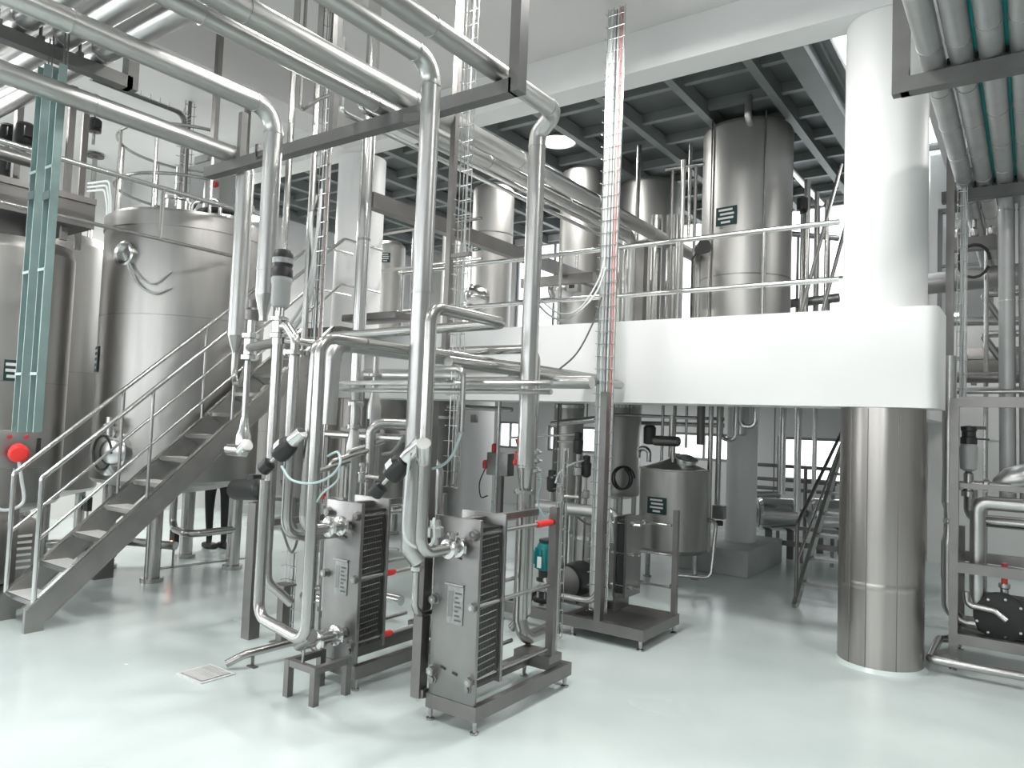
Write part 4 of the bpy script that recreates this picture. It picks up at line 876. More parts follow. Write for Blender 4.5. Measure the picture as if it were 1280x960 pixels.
# black motor drum and floor pipe
p = ay(716, 725, 6.0)
dm = thing('pump_motor', (p.x, 6.0, .17), 'dark round motor lying beside the tall cable tray on the skid', 'motor')
part('drum', B().lathe([(.06, -.02), (.15, 0), (.16, .03), (.16, .3), (.12, .33), (.05, .34)], (p.x, 5.86, p.z), (0, 1, 0), 28), 'black_plastic', dm)
part('end_bell', B().lathe([(.15, 0), (.1, -.03), (.04, -.05), (.001, -.05)], (p.x, 5.86, p.z), (0, 1, 0), 24), 'dark_steel', dm)
part('mount', B().box((p.x - .1, 5.9, .17), (p.x + .1, 6.15, p.z - .12)), 'dark_steel', dm)
pipe_thing('skid_pipe', [(tx + .1, 5.62, .42), (tx + .14, 5.6, .3), (pX - .04, 5.6, .3), (pX - .04, 5.62, 1.0)], .028, 'steel', 'curved steel pipe low on the skid joining pump and cable tray post', bend=.12)
pz_ = zat(638, -3.4, 6.0)
pipe_thing('insulated_pipe', [(ay(662, 640, 6.0).x, 6.0, pz_ - .2), (ay(668, 636, 6.0).x, 6.0, pz_), (ay(768, 640, 6.0).x, 6.0, pz_), (ay(772, 640, 6.0).x, 6.0, pz_ - .25)], .06, 'cladding', 'horizontal clad pipe behind the teal pump', bend=.09)
# ================================================================== mezzanine railing
MR = 6.42
rl = thing('mezzanine_railing', (-3.9, MR, MZ1), 'two-rail steel tube railing along the white mezzanine edge', 'railing')
for z in (3.55, 3.07): part('rail', B().cyl((-6.3, MR, z), (-1.3, MR, z), .024), 'steel_bright', rl)
for u in (848, 954, 700, 775): x = ay(u, 360, MR).x; part('post', B().cyl((x, MR, MZ1), (x, MR, 3.55), .02, n=12), 'steel', rl)
for x in (-6.25, -5.4): part('post', B().cyl((x, MR, MZ1), (x, MR, 3.55), .02, n=12), 'steel', rl)
# ================================================================== vessels on the mezzanine
def vessel(u0, u1, y, vtop, label, m='vessel_steel', zt=None, zb=MZ1, sgn=None, seams=(), band_v=None, head=.08, name='mezzanine_tank', legs=0):
    p = ay((u0 + u1) / 2, 330, y); dep = (ROT.transposed() @ (V((p.x, y, 3)) - CAM)).z * -1
    r = (u1 - u0) / 2 / F * dep
    z1 = zt if zt else min(5.62, zat(vtop, p.x, y))
    t = thing(name, (p.x, y, zb), label, 'tank', 'tanks on the mezzanine')
    part('shell', B().lathe([(r * .9, zb), (r, zb + .02), (r, z1 - .04), (r * .97, z1)], (p.x, y, 0), n=44), m, t)
    part('top_head', B().lathe([(r * .97, z1 - .01), (r * .7, z1 + head * .7), (r * .25, z1 + head), (.001, z1 + head)], (p.x, y, 0), n=32), m, t)
    for v in seams: z = zat(v, p.x, y - r); part('weld_seam', B().lathe([(r * .99, z - .012), (r + .004, z - .008), (r + .004, z + .008), (r * .99, z + .012)], (p.x, y, 0), n=44), 'plate_steel', t)
    if sgn:
        q, n = on_tank(sgn[0], sgn[1], p.x, y, r * 1.002); sign(t, q + n * .003, n, sgn[2], sgn[3], [(-.38, .3), (-.3, .38), (-.4, .35), (-.25, .2)])
    return t, p.x, r
M1, m1x, m1r = vessel(877, 986, 9.3, 0, 'tall wide steel tank reaching the dark roof deck, with a sign', zt=5.64, sgn=(908, 270, .27, .23), seams=(342,))
for u in (955, 888):
    q, n = on_tank(u, 300, m1x, 9.3, m1r); part('conduit', B().cyl((q.x, q.y - .02, 2.8), (q.x, q.y - .02, 5.7), .012, n=8), 'steel', M1)
q, n = on_tank(868, 310, m1x, 9.3, m1r)
M2, m2x, m2r = vessel(772, 847, 10.6, 210, 'dark tall tank behind the tall wire cable tray')
M3, m3x, m3r = vessel(698, 752, 9.6, 196, 'steel tank with a hooded top next to the bright round lamp')
M4, m4x, m4r = vessel(588, 640, 8.6, 238, 'steel tank with two dark green signs seen right of the tall front pipe', sgn=(596, 308, .17, .13), seams=(289,))
M5, m5x, m5r = vessel(470, 506, 8.2, 308, 'short bright tank with a green sign, between two tall pipes', sgn=(482, 322, .15, .15))
M6, m6x, m6r = vessel(552, 582, 9.4, 285, 'narrow tank with a sign half hidden by the narrow wire tray', sgn=(566, 322, .13, .15))
def manway(u, v, mx, my, mr, r, par):
    q, n = on_tank(u, v, mx, my, mr)
    part('manway', B().lathe([(r * 1.05, -.05), (r * 1.05, .06), (r * .98, .08), (r * .8, .16), (r * .4, .21), (.001, .22)], q, n, 28), 'steel_bright', par)
    part('manway_arm', B().bar(q + n * .16 + V((0, 0, r)), q + n * .16 - V((0, 0, r)), .03, .03).ball(q + n * .22, .04), 'plate_steel', par)
manway(597, 372, m4x, 8.6, m4r, .17, M4); manway(703, 362, m3x, 9.6, m3r, .2, M3)
p = ay(716, 357, 9.0)
jb = thing('level_gauge_box', p, 'small grey instrument box beside the round manway on the mezzanine', 'instrument')
part('box', B().rbox((p.x - .09, 8.98, p.z - .09), (p.x + .09, 9.1, p.z + .09), .01), 'grey_plastic', jb); part('screen', B().box((p.x - .05, 8.975, p.z - .04), (p.x + .04, 8.98, p.z + .05)), 'black_plastic', jb)
part('conduit', B().cyl((p.x + .03, 9.04, p.z + .09), (p.x + .03, 9.04, p.z + .5), .02, n=8), 'steel', jb)
# uprights between the railing and the tanks
for i, (u0, u1, y, vt, lab) in enumerate(((771, 789, 8.0, 300, 'broad upright steel duct behind the railing, left of three'), (796, 807, 7.2, 305, 'square steel upright carrying the long pipes on the mezzanine'), (812, 826, 8.3, 300, 'upright steel duct behind the railing, middle of three'), (831, 848, 8.3, 300, 'upright steel duct behind the railing, right of three'))):
    p = ay((u0 + u1) / 2, 350, y); dep = -(ROT.transposed() @ (V((p.x, y, 3)) - CAM)).z; r = (u1 - u0) / 2 / F * dep
    t = thing('upright_duct', (p.x, y, MZ1), lab, 'duct', 'uprights on the mezzanine')
    zt_ = zat(vt, p.x, y)
    if i == 1: part('post', B().box((p.x - r, y - r, MZ1), (p.x + r, y + r, zt_)), 'frame_steel', t); part('head_plate', B().box((p.x - r * 2, y - r * 2, zt_), (p.x + r * 2, y + r * 2, zt_ + .02)), 'frame_steel', t)
    else:
        part('pipe', B().cyl((p.x, y, MZ1), (p.x, y, zt_ + .3), r, n=20), 'steel', t); band(t, (p.x, y, zt_ - .1), (0, 0, 1), r, .02)
def vert(u, y, v0, v1, r, m, label, name='steel_tube', cat='pipe', um=None):
    x = ay(u, um or (v0 + v1) / 2, y).x; zt, zb = zat(v0, x, y), zat(v1, x, y)
    if y > 6.85 and 1.85 < zt < 2.6: zt = 2.519
    if y > 6.85 and 2.7 < zb < 3.6: zb = MZ1
    return single(name, B().cyl((x, y, zb), (x, y, zt), r, n=12), m, label, cat)
def horiz(u0, v0, u1, v1, y, r, m, label, name='steel_tube', cat='pipe', dy=0):
    a = ay(u0, v0, y); b = ay(u1, v1, y + dy); t = thing(name, (a + b) / 2, label, cat)
    part('pipe', B().cyl(a, b, r, n=12), m, t)
    for k in (.2, .8):
        c = a + (b - a) * k
        if y > 6.85 and c.x < -1.25 and c.z < 2.5: part('hanger', B().cyl((c.x, c.y, c.z + r * .8), (c.x, c.y, 2.519), .008, n=6), 'dark_steel', t)
        elif c.x < -1.25 and c.z > MZ1 + .1: part('stand', B().cyl((c.x, c.y, MZ1), (c.x, c.y, c.z - r * .8), .02, n=8), 'dark_steel', t)
    return t
vert(796, 8.8, 182, 395, .03, 'steel', 'thin upright tube rising to the dark roof deck left of the dark tank')
vert(862, 8.4, 180, 300, .02, 'steel', 'thin vent tube rising to the roof deck left of the wide tank')
vert(852, 7.6, 200, 400, .025, 'steel', 'slim upright tube in front of the left window on the mezzanine')
horiz(832, 212, 880, 205, 7.8, .02, 'steel', 'thin crossbar tube under the dark roof deck')
# sprinkler pipe slanting under the deck
a, b = az(935, 150, 5.55), az(1008, 222, 5.55)
spr = thing('sprinkler_pipe', (a.x, (a.y + b.y) / 2, 5.5), 'pipe under the dark roof deck ending beside the wide tank', 'pipe')
part('pipe', B().tube([(a.x, a.y, 5.85), (a.x, a.y, 5.55), (a.x, 12.5, 5.55)], .045, .1), 'cladding', spr)
a = az(930, 95, 5.6)
single('conduit', B().cyl((XL + 1, 6.75, 5.5), (-1.3, 6.75, 5.5), .012, n=6).cyl((XL + 1, 6.82, 5.5), (-1.3, 6.82, 5.5), .012, n=6).cyl((XL + 1, 6.89, 5.5), (-1.3, 6.89, 5.5), .012, n=6), 'cable_grey', 'three thin conduits running side by side along the front of the dark roof deck', 'conduit')
# camera-like drum on the railing (black lamp head)
p = ay(873, 313, 7.0)
fl_ = thing('flood_lamp', p, 'black round flood lamp mounted behind the railing beside the wide tank', 'lamp')
part('head', B().lathe([(.03, 0), (.06, .02), (.07, .1), (.075, .13), (.001, .12)], p, (.7, -.6, .1), 18), 'black_plastic', fl_)
part('bracket', B().tube([p, p + V((-.1, .1, -.05)), V((p.x - .1, p.y + .1, MZ1))], .012, .03), 'black_plastic', fl_)
# steep ladder and pipes by the right mezzanine window
y = 8.6
a, b = ay(992, 335, y), ay(1052, 205, y + .3)
ld = thing('inclined_strut', a, 'pair of inclined steel tubes in front of the mezzanine window right of the wide tank', 'railing')
for d in (0, .35): part('tube', B().cyl((a.x + d * .4, y + d, MZ1), (b.x + d * .4, y + .3 + d, b.z), .022, n=10), 'steel', ld)
for u, yy, vt, r, lab in ((1008, 9.8, 225, .04, 'upright pipe before the right mezzanine window, nearest the wide tank'), (1020, 10.2, 240, .03, 'upright pipe before the right mezzanine window, middle'), (1033, 9.6, 250, .028, 'upright pipe before the right mezzanine window, nearest the column')):
    vert(u, yy, vt, 392, r, 'steel', lab)
horiz(985, 380, 1049, 372, 10.0, .06, 'plate_steel', 'dark pipe low across the right mezzanine window')
horiz(985, 292, 1049, 298, 10.4, .04, 'steel', 'pipe crossing halfway up the right mezzanine window', dy=.2)
p = ay(1003, 256, 9.7)
vh = thing('control_valve', p, 'small dark valve head before the right mezzanine window', 'valve')
part('head', B().lathe([(.03, -.12), (.03, -.08), (.07, -.07), (.07, .08), (.04, .1), (.001, .1)], p, n=14), 'black_plastic', vh); part('stem', B().cyl((p.x, p.y, MZ1), p - V((0, 0, .1)), .02, n=8), 'steel', vh)
# longitudinal steel beam and mezzanine steelwork left of centre
a = az(455, 228, 3.75)
steel_frame('platform_beam', [((a.x - .25, 4.5, 3.72), (a.x - .25, 9.8, 3.72), .1, .14)], 'brown-grey steel beam running back past the white column', cat='beam')
steel_frame('platform_beam', [((ay(655, 300, 7.9).x, 7.9, 3.62), (ay(745, 295, 7.9).x, 7.9, 3.62), .08, .12)], 'steel beam crossing before the hooded tank on the mezzanine', cat='beam')
a = ay(448, 370, 6.1); b_ = ay(514, 378, 6.1)
single('cover_plate', B().rbox((a.x, 5.85, 2.9), (b_.x, 6.2, 2.98), .01), 'frame_steel', 'brown-grey sloping cover plate left of the tall front pipe', 'plate')
# inner mezzanine rails seen left of the tall front pipe
ir = thing('stair_head_railing', (-5.6, 6.9, MZ1), 'thin rails at the stair head between the two tall pipes', 'railing')
for v in (293, 338): a = ay(465, v + 2, 7.0); part('rail', B().cyl((a.x, 7.0, a.z), (a.x + 1.9, 7.0, a.z), .02, n=10), 'steel', ir)
for dx in (.05, .75, 1.45): part('post', B().cyl((a.x + dx, 7.0, MZ1), (a.x + dx, 7.0, zat(294, a.x, 7.0)), .018, n=8), 'steel', ir)
# ================================================================== under the mezzanine
ty3 = 8.3; p = ay(842, 640, ty3); tx3 = p.x; dep = -(ROT.transposed() @ (p - CAM)).z; tr3 = 42.5 / F * dep
z1_, z0_ = zat(588, tx3, ty3 - tr3 * .4), zat(688, tx3, ty3 - tr3 * .4)
t3 = thing('cone_top_tank', (tx3, ty3, 0), 'small steel tank with a conical top and dark sign under the mezzanine', 'tank')
part('shell', B().lathe([(tr3 * .2, z0_ - .06), (tr3 * .9, z0_ - .02), (tr3, z0_ + .03), (tr3, z1_), (tr3 + .012, z1_ + .005), (tr3 + .012, z1_ + .02), (tr3 * .95, z1_ + .025)], (tx3, ty3, 0), n=44), 'tank_steel', t3)
part('cone_top', B().lathe([(tr3 * .97, z1_ + .015), (tr3 * .2, z1_ + .13), (.06, z1_ + .14), (.06, z1_ + .2), (.001, z1_ + .2)], (tx3, ty3, 0), n=32), 'tank_steel', t3)
for i in range(3):
    a = -1.1 + i * 2 * PI / 3; x, y = tx3 + tr3 * .8 * math.cos(a), ty3 + tr3 * .8 * math.sin(a)
    lg = part('leg', B().cyl((x, y, .02), (x, y, z0_ + .05), .03, n=10), 'steel', t3); part('foot', B().cyl((x, y, 0), (x, y, .025), .05, n=12), 'steel', lg)
hp = V((tx3 + .18, ty3 - .12, z1_ + .06)); part('manway', B().lathe([(.11, 0), (.11, .07), (.13, .08), (.13, .1), (.05, .13), (.001, .13)], hp, (.25, -.2, 1), 18), 'steel_bright', t3)
q, n = on_tank(821, 632, tx3, ty3, tr3 * 1.003); sign(t3, q + n * .004, n, .24, .19, [(-.35, .3), (-.3, .35), (-.35, .35), (-.2, .2)])
q, n = on_tank(820, 660, tx3, ty3, tr3 * 1.002)
part('mixer_pipe', B().tube([(tx3 - .05, ty3, z1_ + .15), (tx3 - .05, ty3, 1.95)], .035, 0), 'steel', t3)
arch = [(tx3 - .28, ty3 - .12, z1_ + .08), (tx3 - .28, ty3 - .12, z1_ + .24), (tx3 - .42, ty3 - .12, z1_ + .24), (tx3 - .42, ty3 - .12, z1_ + .12)]
part('vent_arch', B().tube(arch, .03, .068), 'steel', t3)
p = ay(812, 545, 8.1)
gm = thing('gear_motor', p, 'black gear motor with a horizontal casing above the cone-topped tank', 'motor')
part('upright', B().lathe([(.04, -.1), (.07, -.09), (.075, .1), (.05, .13), (.001, .14)], p, n=16), 'black_plastic', gm)
part('casing', B().lathe([(.05, 0), (.06, .02), (.06, .3), (.045, .32), (.001, .32)], p + V((.05, 0, -.05)), (1, .1, 0), 16), 'dark_steel', gm)
part('shaft', B().cyl(p + V((.28, .02, -.05)), (p.x + .28, p.y + .05, z1_ + .1), .02, n=8), 'steel', gm)
# larger tanks in the dim part
def low_tank(u0, u1, y, z0, z1, label, m='tank_steel', leg=True, group='tanks under the mezzanine'):
    p = ay((u0 + u1) / 2, 580, y); dep = -(ROT.transposed() @ (p - CAM)).z; r = (u1 - u0) / 2 / F * dep
    t = thing('storage_tank', (p.x, y, 0), label, 'tank', group)
    part('shell', B().lathe([(r * .5, z0 - .06), (r * .95, z0 - .01), (r, z0 + .03), (r, z1 - .04), (r * .9, z1), (r * .3, z1 + .06), (.001, z1 + .06)], (p.x, y, 0), n=36), m, t)
    part('band', B().lathe([(r * .99, z1 - .3), (r + .008, z1 - .3), (r + .008, z1 - .26), (r * .99, z1 - .26)], (p.x, y, 0), n=36), 'steel_bright', t)
    if z0 > .1:
        for i in range(4): a = .6 + i * PI / 2; x, yy = p.x + r * .75 * math.cos(a), y + r * .75 * math.sin(a); part('leg', B().cyl((x, yy, 0), (x, yy, z0), .035, n=10), 'steel', t)
    return t, p.x, r
L1, l1x, l1r = low_tank(748, 800, 9.3, .85, 2.35, 'broad steel tank behind the tall cable tray with a coiled hose')
L2, l2x, l2r = low_tank(690, 728, 8.3, .75, 2.3, 'upright steel tank between the slim pipe and the tall cable tray')
L3, l3x, l3r = low_tank(520, 572, 7.9, .3, 2.1, 'wide dark tank below the mezzanine behind the front heat exchanger', m='plate_steel')
L4, l4x, l4r = low_tank(392, 424, 7.0, .4, 2.1, 'bright narrow tank behind the U-shaped pipes under the mezzanine')
L5, l5x, l5r = low_tank(715, 775, 7.3, .12, .85, 'low wide drum tank with pale bands behind the skid')
q, n = on_tank(783, 597, l1x, 9.3, l1r)
single('hose_coil', B().tube([q + V((.14 * math.cos(a), -.04 - .004 * i, .15 * math.sin(a))) for i, a in enumerate([j * 2 * PI / 18 for j in range(40)])], .014, 0, n=6), 'rubber', 'black hose coiled on the broad steel tank behind the cable tray', 'hose')
p = ay(588, 523, 8.6); single('junction_box', B().rbox((p.x - .05, 8.66, p.z - .06), (p.x + .05, 8.73, p.z + .06), .008), 'dark_steel', 'small dark junction box on the pale grey column', 'box')
# control box with red plugs
p = ay(627, 580, 7.4)
ct = thing('socket_box', (p.x, 7.4, 0), 'steel socket box on a post with red plugs beyond the front heat exchanger', 'box')
part('box', B().rbox((p.x - .16, 7.3, p.z - .14), (p.x + .16, 7.45, p.z + .14), .01), 'plate_steel', ct); part('post', B().box((p.x - .08, 7.38, 0), (p.x + .02, 7.44, p.z - .14)), 'frame_steel', ct)
for dx, dz in ((-.2, -.02), (-.07, .19)): part('plug', B().lathe([(.03, -.05), (.04, -.04), (.04, .04), (.025, .06), (.001, .06)], (p.x + dx, 7.34, p.z + dz), n=12), 'red_plug', ct, 'red plug')
part('cord', B().tube(curve_pts([(p.x - .2, 7.33, p.z - .07), (p.x - .27, 7.32, p.z - .25), (p.x - .24, 7.32, p.z - .42), (p.x - .15, 7.34, p.z - .4)]), .008, 0, n=6), 'rubber', ct)
vert(622, 6.6, 475, 660, .02, 'steel', 'thin vertical rod with a small joint right of the pale grey column')
vert(697, 7.2, 480, 610, .012, 'cable_dark', 'thin dark conduit in front of the upright steel tank', cat='conduit')
# black valve heads in the middle distance
for u, v, y, lab in ((723, 553, 6.6, 'tall black valve head left of the tall cable tray'), (690, 600, 6.4, 'black round gauge head below the red-handled valve'), (733, 582, 6.7, 'black ribbed valve top beside the tall cable tray')):
    p = ay(u, v, y); t = thing('control_valve', p, lab, 'valve')
    part('head', B().lathe([(.03, -.12), (.05, -.1), (.055, .02), (.04, .04), (.04, .1), (.001, .11)], p, n=14), 'black_plastic', t)
    part('stem', B().cyl(p - V((0, 0, .26)), p - V((0, 0, .11)), .018, n=8), 'steel_bright', t); part('side_arm', B().cyl(p - V((.25, 0, .0)), p, .012, n=8), 'steel', t)
    part('body', B().lathe([(.03, -.34), (.045, -.33), (.045, -.26), (.03, -.25)], p, n=12), 'steel_bright', t); part('riser', B().cyl((p.x, p.y, 0), p - V((0, 0, .33)), .02, n=8), 'steel', t)
# pipe cluster hanging under the soffit
for i, (u0, v0, u1, v1, y, r, lab) in enumerate(((760, 518, 905, 524, 9.0, .022, 'thin bright pipe high under the mezzanine soffit'), (775, 528, 905, 532, 9.6, .03, 'pipe under the soffit above the cone-topped tank'), (690, 530, 745, 524, 7.4, .04, 'short pipe under the mezzanine beside the tall post'), (560, 508, 640, 512, 7.2, .03, 'pipe along the top of the pale grey column'), (640, 547, 720, 543, 6.7, .012, 'thin rod leading to the tall black valve head'))):
    horiz(u0, v0, u1, v1, y, r, 'steel', lab, dy=(.0))
for u, y, v0, v1, r, lab in ((765, 8.6, 512, 570, .025, 'short pipe hanging behind the post, under the soffit'), (828, 9.0, 508, 580, .02, 'pipe hanging above the cone top, left'), (843, 9.4, 508, 572, .025, 'pipe hanging above the cone top, middle'), (858, 9.2, 508, 560, .018, 'pipe hanging above the cone top, right'), (887, 8.6, 508, 690, .03, 'upright pipe right beside the cone-topped tank'), (898, 9.0, 508, 640, .035, 'upright pipe between cone-topped tank and pale column'), (876, 8.8, 510, 556, .05, 'dark funnel pipe above the cone-topped tank')):
    vert(u, y, v0, v1, r, 'steel' if r < .045 else 'dark_steel', lab)
p = ay(775, 700, 8.2)
pipe_thing('floor_pipe', [(tx3 + tr3 * .9, ty3 + .05, .75), (tx3 + tr3 * 1.25, ty3 + .05, .75), (tx3 + tr3 * 1.25, ty3 - .1, .12), (tx3 + .1, ty3 - .25, .12)], .022, 'steel', 'thin looped pipe on the floor at the cone-topped tank', bend=.08, n=10)
p = ay(899, 640, 8.7)
cv = thing('tank_valve', p, 'dark hand valve at the right side of the cone-topped tank', 'valve')
part('body', B().cbox(p, .14, .1, .16), 'plate_steel', cv); part('grip', B().lathe([(.05, 0), (.05, .05), (.03, .06), (.001, .06)], p + V((0, 0, -.16)), n=12), 'black_plastic', cv)
# U pipes at the pale column
y = 9.2
for i, (u, lab) in enumerate(((912, 'bright U-shaped pipe against the pale column, left loop'), (936, 'bright U-shaped pipe against the pale column, right loop'))):
    a = ay(u - 10, 512, y); b = ay(u + 8, 545 + 0 * i, y); zb = zat((549, 533)[i], a.x, y)
    pipe_thing('looped_pipe', [(a.x, y, 2.515), (a.x, y, zb), (b.x, y, zb), (b.x, y, 2.515)], .028, 'steel_bright', lab, bend=.08, n=10)
p = ay(924, 525, 9.3); single('insulated_sleeve', B().lathe([(.05, -.2), (.09, -.18), (.1, -.1), (.1, 2.51 - p.z)], (p.x, 9.35, p.z), n=18), 'cladding', 'bright clad pipe sleeve in front of the pale column top', 'pipe')
# far pipes, railing and horizontal drums beyond the pale column
for u, y, v0, v1, r, lab in ((978, 10.6, 508, 618, .05, 'tall bright pipe before the low window, left one'), (997, 10.8, 508, 640, .05, 'tall bright pipe before the low window, middle one'), (1018, 11.6, 520, 620, .035, 'thin pipe before the low window, right one')):
    vert(u, y, v0, v1, r, 'steel_bright', lab)
horiz(935, 618, 975, 618, 10.6, .045, 'steel', 'short horizontal pipe joining the tall bright pipe near the pale column')
fr = thing('window_railing', (-3.6, 12.6, 0), 'dark guard rail in front of the low far window', 'railing')
a0_, a1_ = ay(938, 580, 12.6).x, ay(1046, 585, 12.6).x
for v in (580, 597, 608): z = zat(v, a0_, 12.6); part('rail', B().cyl((a0_, 12.6, z), (a1_, 12.6, z), .03, n=8), 'dark_steel', fr)
for k in range(4): x = a0_ + .05 + (a1_ - a0_ - .1) * k / 3; part('post', B().cyl((x, 12.6, 0), (x, 12.6, zat(580, a0_, 12.6)), .03, n=8), 'dark_steel', fr)
for u, y, lab in ((972, 10.9, 'horizontal steel drum on a stand beyond the pale column'), (1036, 11.9, 'horizontal steel drum half hidden behind the steep stair')):
    p = ay(u, 643, y); t = thing('horizontal_drum', (p.x, y, 0), lab, 'tank')
    d = V((.9, .45, 0)).normalized()
    part('shell', B().lathe([(.05, -.06), (.2, -.02), (.23, .02), (.23, .48), (.2, .52), (.05, .56)], p - d * .25, d, 28), 'steel_bright', t)
    part('end_plate', B().lathe([(.2, -.03), (.1, -.07), (.06, -.07), (.06, -.18), (.001, -.18)], p - d * .25, d, 20), 'plate_steel', t)
    for s in (-.12, .18): q = p + d * s; part('leg', B().box((q.x - .04, q.y - .04, 0), (q.x + .04, q.y + .04, p.z - .2)), 'dark_steel', t)
steel_frame('low_skid', [((ay(966, 690, 10.75).x, 10.75, .25), (ay(1046, 695, 10.75).x, 10.75, .25), .06, .07), ((ay(966, 690, 10.75).x, 10.95, .45), (ay(1046, 695, 10.75).x, 10.95, .45), .05, .05)] + [((ay(u, 690, 10.75).x, 10.75, 0), (ay(u, 690, 10.75).x, 10.75, .215), .04, .04, 'leg') for u in (970, 1002, 1040)], 'long low steel skid in front of the horizontal drums', cat='frame')
# steep stair behind the steel-clad column
b0 = az(993, 760, 0); sxa, sxb = b0.x, b0.x + .5
e = ax(1046, 582, sxa)
ss = thing('steep_stair', (sxa + .25, b0.y, 0), 'steep steel ship stair half hidden behind the steel-clad column', 'stair')
k = e.z / (e.y - b0.y); ye = b0.y + 1.98 / k
for x in (sxa, sxb):
    part('stringer', B().bar((x, b0.y, .0), (x, ye, 1.98), .04, .12), 'steel', ss)
    part('handrail', B().tube([(x, b0.y + .05, .1), (x, b0.y + .05, .85), (x, ye - .15, 2.0)], .02, .06), 'dark_steel', ss)
    part('mid_rail', B().tube([(x, b0.y + .05, .45), (x, ye, 2.0)], .014, .06), 'steel', ss)
for i in range(7):
    z = .22 * (i + 1); yy = b0.y + z / k; part('tread', B().box((sxa + .02, yy - .02, z - .03), (sxb - .02, yy + .16, z)), 'plate_steel', ss)
# ================================================================== upper left: broad pipes crossing, on a U-shaped hanger
zx = 4.62; xu = az(150, 100, 4.47).x
for i, (y, r, lab) in enumerate(((2.72, .1, 'broad clad pipe crossing at the upper left, lowest in view'), (2.44, .1, 'broad clad pipe crossing at the upper left, second from the stair side'), (2.16, .1, 'broad clad pipe crossing at the upper left, third from the stair side'), (1.88, .1, 'broad clad pipe crossing at the upper left, fourth from the stair side'), (1.6, .1, 'broad clad pipe crossing at the upper left, fifth from the stair side'), (3.12, .13, 'widest clad pipe crossing beyond the U-shaped hanger'))):
    z = zx if i < 5 else zx + .55
    pipe_thing('insulated_pipe', [(XL + .3, y, z), (-2.2, y, z)], r, 'cladding', lab, bands=1.1)
steel_frame('pipe_hanger', [((xu, 1.0, 4.465), (xu, 2.98, 4.465), .1, .1, 'crossbar'), ((xu, 2.98, 4.415), (xu, 2.98, 4.86), .1, .09, 'upright'), ((xu, 2.98, 4.83), (xu, 2.6, 4.83), .07, .06, 'return_bar'), ((xu, 1.05, 4.5), (xu, 1.05, ZC), .08, .08, 'upright'), ((xu - .02, 2.8, 4.86), (xu - .02, 2.8, ZC), .03, .03, 'drop_rod')], 'U-shaped square steel hanger under the broad pipes at the upper left', m='beam_paint', cat='support')
for k, y in enumerate((2.58, 2.3, 2.02, 1.74)): single('pipe_saddle', B().box((xu - .03, y - .02, 4.515), (xu + .03, y + .02, 4.56)).cyl((xu, y, 4.55), (xu, y, 4.64), .012, n=6), 'dark_steel', 'dark saddle bolt on the U-shaped hanger crossbar, ' + ('nearest its upright', 'second from its upright', 'third from its upright', 'farthest from its upright')[k], 'bracket', 'saddle bolts on the U-shaped hanger')
# ================================================================== left edge: handrail, platform and valve gear
a = ax(0, 176, -6.9); b = ax(250, 238, -6.9)
lr = thing('platform_handrail', (-6.9, (a.y + b.y) / 2, a.z - .9), 'long tube handrail crossing in front of the pale green cable trays', 'railing')
part('rail', B().cyl((-6.9, a.y - .8, a.z), (-6.9, 4.6, a.z), .024), 'steel_bright', lr)
for y in (a.y - .5, 3.75): part('post', B().cyl((-6.9, y, tz1 - .4), (-6.9, y, a.z), .02, n=10), 'steel', lr)
part('mid_rail', B().cyl((-6.9, a.y - .8, a.z - .5), (-6.9, 4.6, a.z - .5), .018), 'steel', lr)
pz = zat(300, -8.6, 3.0)
pf = thing('valve_platform', (-8.6, 2.9, 0), 'dark steel platform above the narrow tank at the left edge', 'platform')
part('deck', B().box((-9.3, 2.1, pz + .12), (-7.7, 3.5, pz + .36)), 'dark_steel', pf)
for x, y in ((-9.25, 2.15), (-9.25, 3.45)): part('leg', B().box((x - .04, y - .04, 0), (x + .04, y + .04, pz + .12)), 'dark_steel', pf)
part('kickplate', B().box((-7.7, 2.1, pz + .36), (-7.68, 3.5, pz + .42)), 'frame_steel', pf)
for i, (u, v0, v1, lab) in enumerate(((20, 120, 255, 'square steel upright on the left platform, outer one'), (86, 108, 300, 'square steel upright beside the pale green trays'), (104, 140, 312, 'thin dark upright beside the pale green trays'))):
    y = 3.0 + .3 * i; p = ay(u, 200, y)
    steel_frame('platform_upright', [((p.x, y, zat(v1, p.x, y)), (p.x, y, zat(v0, p.x, y)), .06 - .015 * i, .06)], lab)
for u, v, y, s, lab in ((10, 168, 3.0, .09, 'black valve motor on the left platform near the picture edge'), (31, 168, 3.05, .1, 'black drum-shaped valve motor on the left platform'), (118, 157, 4.2, .08, 'small black camera head below the overhead pipe at the left'), (10, 210, 3.1, .1, 'dark valve block between the pale teal pipes at the left edge')):
    p = ay(u, v, y); t = thing('valve_motor', p, lab, 'motor')
    part('body', B().lathe([(s * .5, -s * 1.1), (s, -s), (s, s * .8), (s * .7, s * 1.1), (.001, s * 1.15)], p, n=16), 'black_plastic', t)
    part('stem', B().cyl(p - V((0, 0, s * 3)), p - V((0, 0, s)), s * .25, n=8), 'steel', t); part('terminal_box', B().cbox(p + V((s * .9, 0, 0)), s * .8, s, s), 'black_plastic', t)
    if u == 118: part('drop_rod', B().cyl(p + V((0, 0, s)), (p.x, p.y, ZC), .012, n=6), 'dark_steel', t)
for i, (v, lab) in enumerate(((196, 'pale teal-grey pipe at the left edge, upper one'), (222, 'pale teal-grey pipe at the left edge, lower one'))):
    p = ax(20, v, -7.9); pipe_thing('platform_pipe', [(-7.9, 1.0, p.z + .0), (-7.9, 3.1 - .5 * i, p.z), (-7.9, 3.1 - .5 * i, p.z - .6)], .065, 'cladding', lab, bend=.12)
